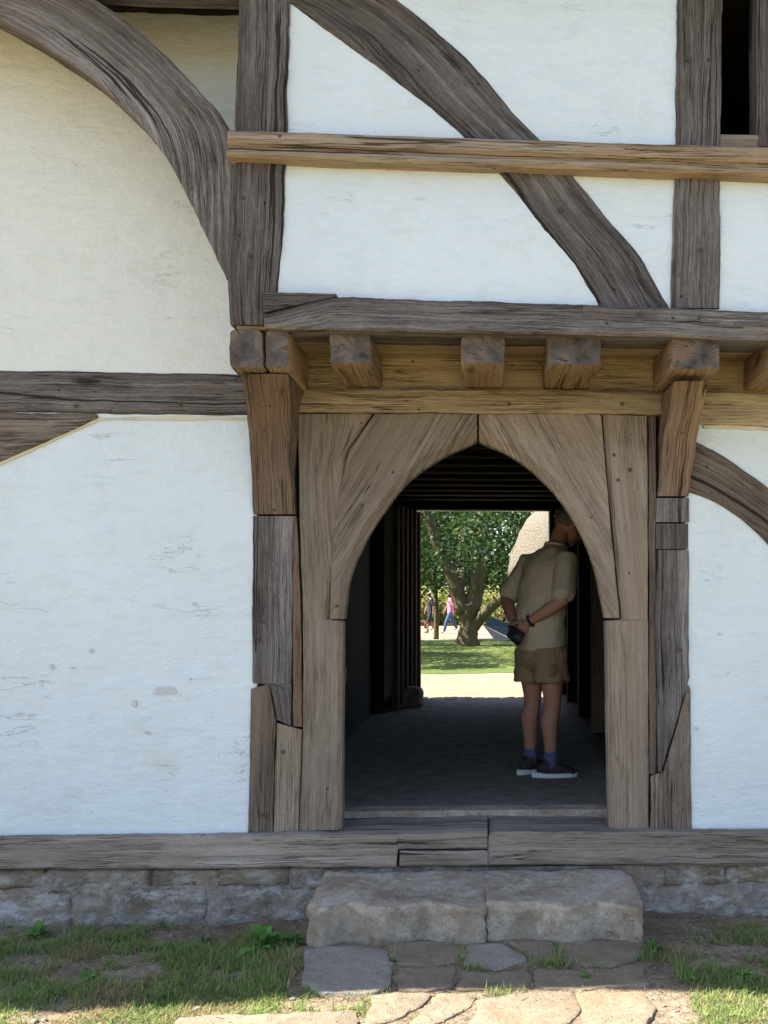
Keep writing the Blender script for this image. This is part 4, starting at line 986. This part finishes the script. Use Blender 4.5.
tube(bm, [(-.34, 0, .44), (-.44, 0, .52), (-.48, 0, .62)], [.03, .022, .015])
fuse(put('body', bm, M['fur'], dog), .018, 2)
bm = bmesh.new(); tube(bm, [(.30 + .0 * q, .08 * math.cos(q), .50 + .08 * math.sin(q)) for q in [i * 6.28318 / 10 for i in range(11)]], [.012] * 11, 6); put('collar', bm, M['iron'], dog, True)

# stone that keeps the rear door open
g = G(409, 705, 0.0)
tag(slab('door_stop_stone', [(AX(393, 10.5), 5.30), (AX(424, 10.6), 5.38), (AX(424, 10.7), 5.64), (AX(395, 10.7), 5.62)], .21, .0, M['dark'] if 0 else M['floor'], None, .06, .02, .04), 'dark rounded stone standing at the foot of the open rear door', 'stone')

# ------------------------------------------------------------------ trees and bushes
def bark(name, c): 
    k = NT(name, .95, .1); o = k.gen((1, 1, .35)); n = k.noise(o, 12, 6, .7); n2 = k.noise(o, 2.5, 4)
    k.col(k.mix(n2, k.ramp(k.rng(n, .40, .62), [(0, [x * .25 for x in c]), (1, c)]), [c[0] * .8, c[1] * .9, c[2] * .6])); k.bump(n, .05); return k.m
M['bark'] = bark('grey_brown_bark', (.17, .135, .095))
def limb(bm, pts, rad, n=10):
    pts = [V(p) for p in pts]; sd = random.uniform(0, 50); fine = []; fr = []
    K = 8 * (len(pts) - 1)
    for i in range(K + 1):
        t = i / K; fine.append(cr_poly(pts, t)); x = t * (len(rad) - 1); j = min(int(x), len(rad) - 2); fr.append(rad[j] + (rad[j + 1] - rad[j]) * (x - j))
    rings = []
    for i, p in enumerate(fine):
        T = (fine[min(i + 1, K)] - fine[max(0, i - 1)]).normalized(); sx = T.orthogonal().normalized() if abs(T.z) < .2 else (V((1, 0, 0)) - T * T.x).normalized(); sy = T.cross(sx)
        rings.append([bm.verts.new(p + (sx * math.cos(6.28318 * k_ / n) + sy * math.sin(6.28318 * k_ / n)) * fr[i] * (1 + .16 * nz(k_ * 1.7, i * .35, sd))) for k_ in range(n)])
    for a, b in zip(rings, rings[1:]):
        for k_ in range(n): bm.faces.new([a[k_], a[(k_ + 1) % n], b[(k_ + 1) % n], b[k_]])
    bm.faces.new(rings[0][::-1]); bm.faces.new(rings[-1])
def crown(name, parent, clumps, per, size, tones, spread, droop=.3):
    items = []
    for c, r in clumps:
        tone = random.choice(tones)
        for _ in range(per):
            p = V((random.gauss(0, 1), random.gauss(0, 1), random.gauss(0, .75))) * (r * .5) + c
            s = size * random.uniform(.6, 1.3)
            a = V((random.uniform(-1, 1), random.uniform(-1, 1), random.uniform(-.9, .3))).normalized(); b = a.cross(V((random.uniform(-1, 1), random.uniform(-1, 1), random.uniform(-1, 1)))).normalized()
            g = random.uniform(.65, 1.4)
            items.append(([(p - b * s * .12, p + b * s * .12), (p + a * s * .5 - b * s * .38, p + a * s * .5 + b * s * .38), (p + a * s - b * s * .05, p + a * s + b * s * .05)], (tone[0] * g, tone[1] * g, tone[2] * g)))
    return leaf_mesh(name, items, M['leaf'], parent)
random.seed(77)
YT = 25.5
b0 = P(466, 646, YT); b0.z = gz(YT)
tree = tag(empty('tree', b0), 'broad leafy tree with a thick forked trunk seen through the passage', 'tree')
def L_(px, py, dy=0.0): return P(px, py, YT + dy) - b0
bm = bmesh.new()
limb(bm, [L_(468, 650), L_(468, 636), L_(469, 618), L_(468, 604)], [.42, .31, .27, .29])
limb(bm, [L_(464, 612), L_(458, 594), L_(450, 572), L_(440, 550), L_(430, 520), L_(415, 450)], [.27, .22, .19, .16, .13, .08])
limb(bm, [L_(470, 614), L_(476, 590), L_(479, 560), L_(482, 530), L_(486, 490), L_(490, 420)], [.28, .25, .22, .19, .15, .09])
limb(bm, [L_(474, 626), L_(486, 612, -.3), L_(500, 600, -.6), L_(516, 588, -1), L_(545, 560, -1.4)], [.2, .17, .14, .1, .06])
limb(bm, [L_(456, 592), L_(462, 570, 1), L_(462, 540, 2), L_(458, 500, 3)], [.2, .15, .12, .08])
put('trunk', bm, M['bark'], tree, True)
cl = []
for _ in range(430):
    a = random.uniform(0, 6.28); r = math.sqrt(random.random()) * 5.6; z = random.uniform(0, 1)
    lowz = 2.0 + .45 * nz(r * math.cos(a) * .5, r * math.sin(a) * .5, 3) - .06 * r + .2
    hi = lowz + 6.5 * math.sqrt(max(0, 1 - (r / 6.0) ** 2))
    cx_, cy_, cz_ = r * math.cos(a), r * math.sin(a), lowz + (hi - lowz) * z ** 1.5
    if cy_ < .6 and -1.7 < cx_ < 1.0 and cz_ < 2.6 and random.random() < .9: continue
    if cy_ < .4 and -1.0 < cx_ < .75 and cz_ < 3.7 and random.random() < .4: continue
    if cx_ > 1.0 and cy_ < -.5 and cz_ < 6: continue
    cl.append((V((r * math.cos(a), r * math.sin(a), lowz + (hi - lowz) * z ** 1.5)), random.uniform(.45, .95)))
crown('crown', tree, cl, 105, .115, [(.024, .05, .013), (.034, .068, .016), (.018, .04, .011), (.06, .11, .024)], 1)
# slender tree to the left of it
bs = P(436, 639, CAM.y + 35.5); bs.z = gz(bs.y)
t2 = tag(empty('tree', bs), 'slender tree with a thin straight trunk left of the forked tree', 'tree')
bm = bmesh.new(); limb(bm, [(0, 0, -.05), (.02, 0, .9), (-.02, 0, 1.9), (.05, 0, 3.2), (0, 0, 5)], [.10, .085, .08, .07, .03]); put('trunk', bm, M['bark'], t2, True)
cl = [(V((random.gauss(0, .9), random.gauss(0, .9), random.uniform(2.2, 6))), random.uniform(.4, .7)) for _ in range(60)]
crown('crown', t2, cl, 70, .13, [(.05, .10, .025), (.08, .14, .03)], 1)
# unseen tree added left of the view so its shade falls on the lawn
bs = V((-4.7, 18.8, gz(18.8))); t3 = tag(empty('tree', bs), 'unseen leafy tree added behind the left passage wall to shade the lawn', 'tree')
bm = bmesh.new(); limb(bm, [(0, 0, -.05), (.1, 0, 1.2), (-.1, 0, 2.6), (.15, 0, 5)], [.3, .22, .18, .06]); put('trunk', bm, M['bark'], t3, True)
cl = []
for _ in range(150):
    a = random.uniform(0, 6.28); rr = 3.6 * math.sqrt(random.random()); cl.append((V((rr * math.cos(a) * .75, rr * math.sin(a) * 1.2, 2.2 + random.random() * 4.2 * math.sqrt(1 - (rr / 3.7) ** 2))), random.uniform(.5, .9)))
crown('crown', t3, cl, 60, .17, [(.05, .10, .025), (.06, .12, .03)], 1)
# background trees and bushes beyond the path
def bgtree(px, d, hgt, rad_, tones, lab, low=1.0, n=95, per=60, size=.28):
    Yb = CAM.y + d; g = P(px, 600, Yb); g.z = gz(Yb); r = tag(empty('tree', g), lab, 'tree', 'trees beyond the gravel path')
    bm = bmesh.new(); limb(bm, [(0, 0, -.1), (.1, 0, hgt * .3), (0, 0, hgt * .6), (.1, 0, hgt * .85)], [.3, .22, .14, .05]); put('trunk', bm, M['bark'], r, True)
    cl = []
    for _ in range(n):
        a = random.uniform(0, 6.28); z = random.random(); rr = rad_ * math.sqrt(max(.05, 1 - (2 * z - 1) ** 2 * .9)) * math.sqrt(random.random())
        cl.append((V((rr * math.cos(a), rr * math.sin(a), low + (hgt - low) * z)), random.uniform(.7, 1.4)))
    crown('crown', r, cl, per, size, tones, 1)
dk = [(.03, .06, .018), (.04, .08, .02), (.05, .095, .025)]
bgtree(412, 66, 9, 3.2, dk, 'dark tree beyond the path, nearest the rear door leaf')
bgtree(455, 72, 11, 3.6, dk, 'tall dark tree beyond the path, behind the forked trunk')
bgtree(500, 64, 9.5, 3.2, dk, 'dark tree beyond the path, right of the forked trunk')
bgtree(548, 70, 10, 3.6, dk, 'dark tree beyond the path, hidden partly by the person in shorts')
bgtree(370, 70, 10, 3.6, dk, 'dark tree beyond the path, behind the left passage wall')
def bush(px, d, hgt, rad_, tones, lab, n=40):
    Yb = CAM.y + d; g = P(px, 620, Yb); g.z = gz(Yb); r = tag(empty('bush', g), lab, 'bush', 'bushes beyond the gravel path')
    bm = bmesh.new()
    for i in range(5): limb(bm, [(0, 0, 0), (random.uniform(-.3, .3), random.uniform(-.3, .3), hgt * .4), (random.uniform(-.7, .7), random.uniform(-.5, .5), hgt * .8)], [.04, .03, .015], 5)
    put('stems', bm, M['bark'], r, True)
    cl = [(V((random.uniform(-rad_, rad_), random.uniform(-rad_, rad_), random.uniform(.15, hgt))), random.uniform(.4, .7)) for _ in range(n)]
    crown('foliage', r, cl, 70, .15, tones, 1)
yl = [(.26, .28, .08), (.34, .32, .11), (.18, .24, .06), (.40, .34, .16)]
bush(415, 53, 1.9, 1.0, yl[:3], 'green bush beyond the path behind the person in dark clothes')
bush(441, 54, 1.8, 1.0, yl, 'yellowish bush beyond the path between slender trunk and pink shirt')
bush(470, 55, 1.7, 1.1, yl, 'yellowish bush beyond the path behind the forked trunk')
bush(498, 53, 1.9, 1.1, yl, 'sunlit yellow green bush beyond the path right of the forked trunk')
bush(528, 54, 1.9, 1.1, yl, 'bush beyond the path behind the leaflet and hands')

# thatched building beyond the yard
TB = tag(empty('thatched_building', (3.80, 19.3, gz(19.3))), 'pale thatched building with rounded roof end behind the leaning person', 'building')
bm = bmesh.new(); rings = []
for j in range(15):
    f = j / 14; z = 1.98 + 2.5 * math.sin(f * math.pi / 2); q = math.cos(f * math.pi / 2) ** 1.0
    ring = []
    for i in range(48):
        a = i * 6.28318 / 48; rx = 3.25 * q + .02; ry = 1.6 * q + 1.2
        x = rx * math.cos(a); y = ry * math.sin(a); n_ = .10 * nz(x * 2, y * 2, z * 2) + .09 * nz(x * 7, y * 7, z * 5)
        ring.append(bm.verts.new((x * (1 + n_ * .2), y * (1 + n_ * .2), z + n_)))
    rings.append(ring)
low = [bm.verts.new((v.co.x * .93, v.co.y * .93, 1.92)) for v in rings[0]]; rings.insert(0, low)
for a, b in zip(rings, rings[1:]):
    for i in range(48): bm.faces.new([a[i], a[(i + 1) % 48], b[(i + 1) % 48], b[i]])
bm.faces.new(rings[0][::-1]); bm.faces.new(rings[-1]); put('roof', bm, M['thatch'], TB, True)
boxes('wall', [(-2.8, 2.8, -2.0, 2.0, 0, 1.95)], M['plaster'], TB)
for i in range(4): boxes('wall_post', [(-2.8 + i * 1.8, -2.62 + i * 1.8, -2.06, -1.95, .0, 1.93)], M['brown'], TB)
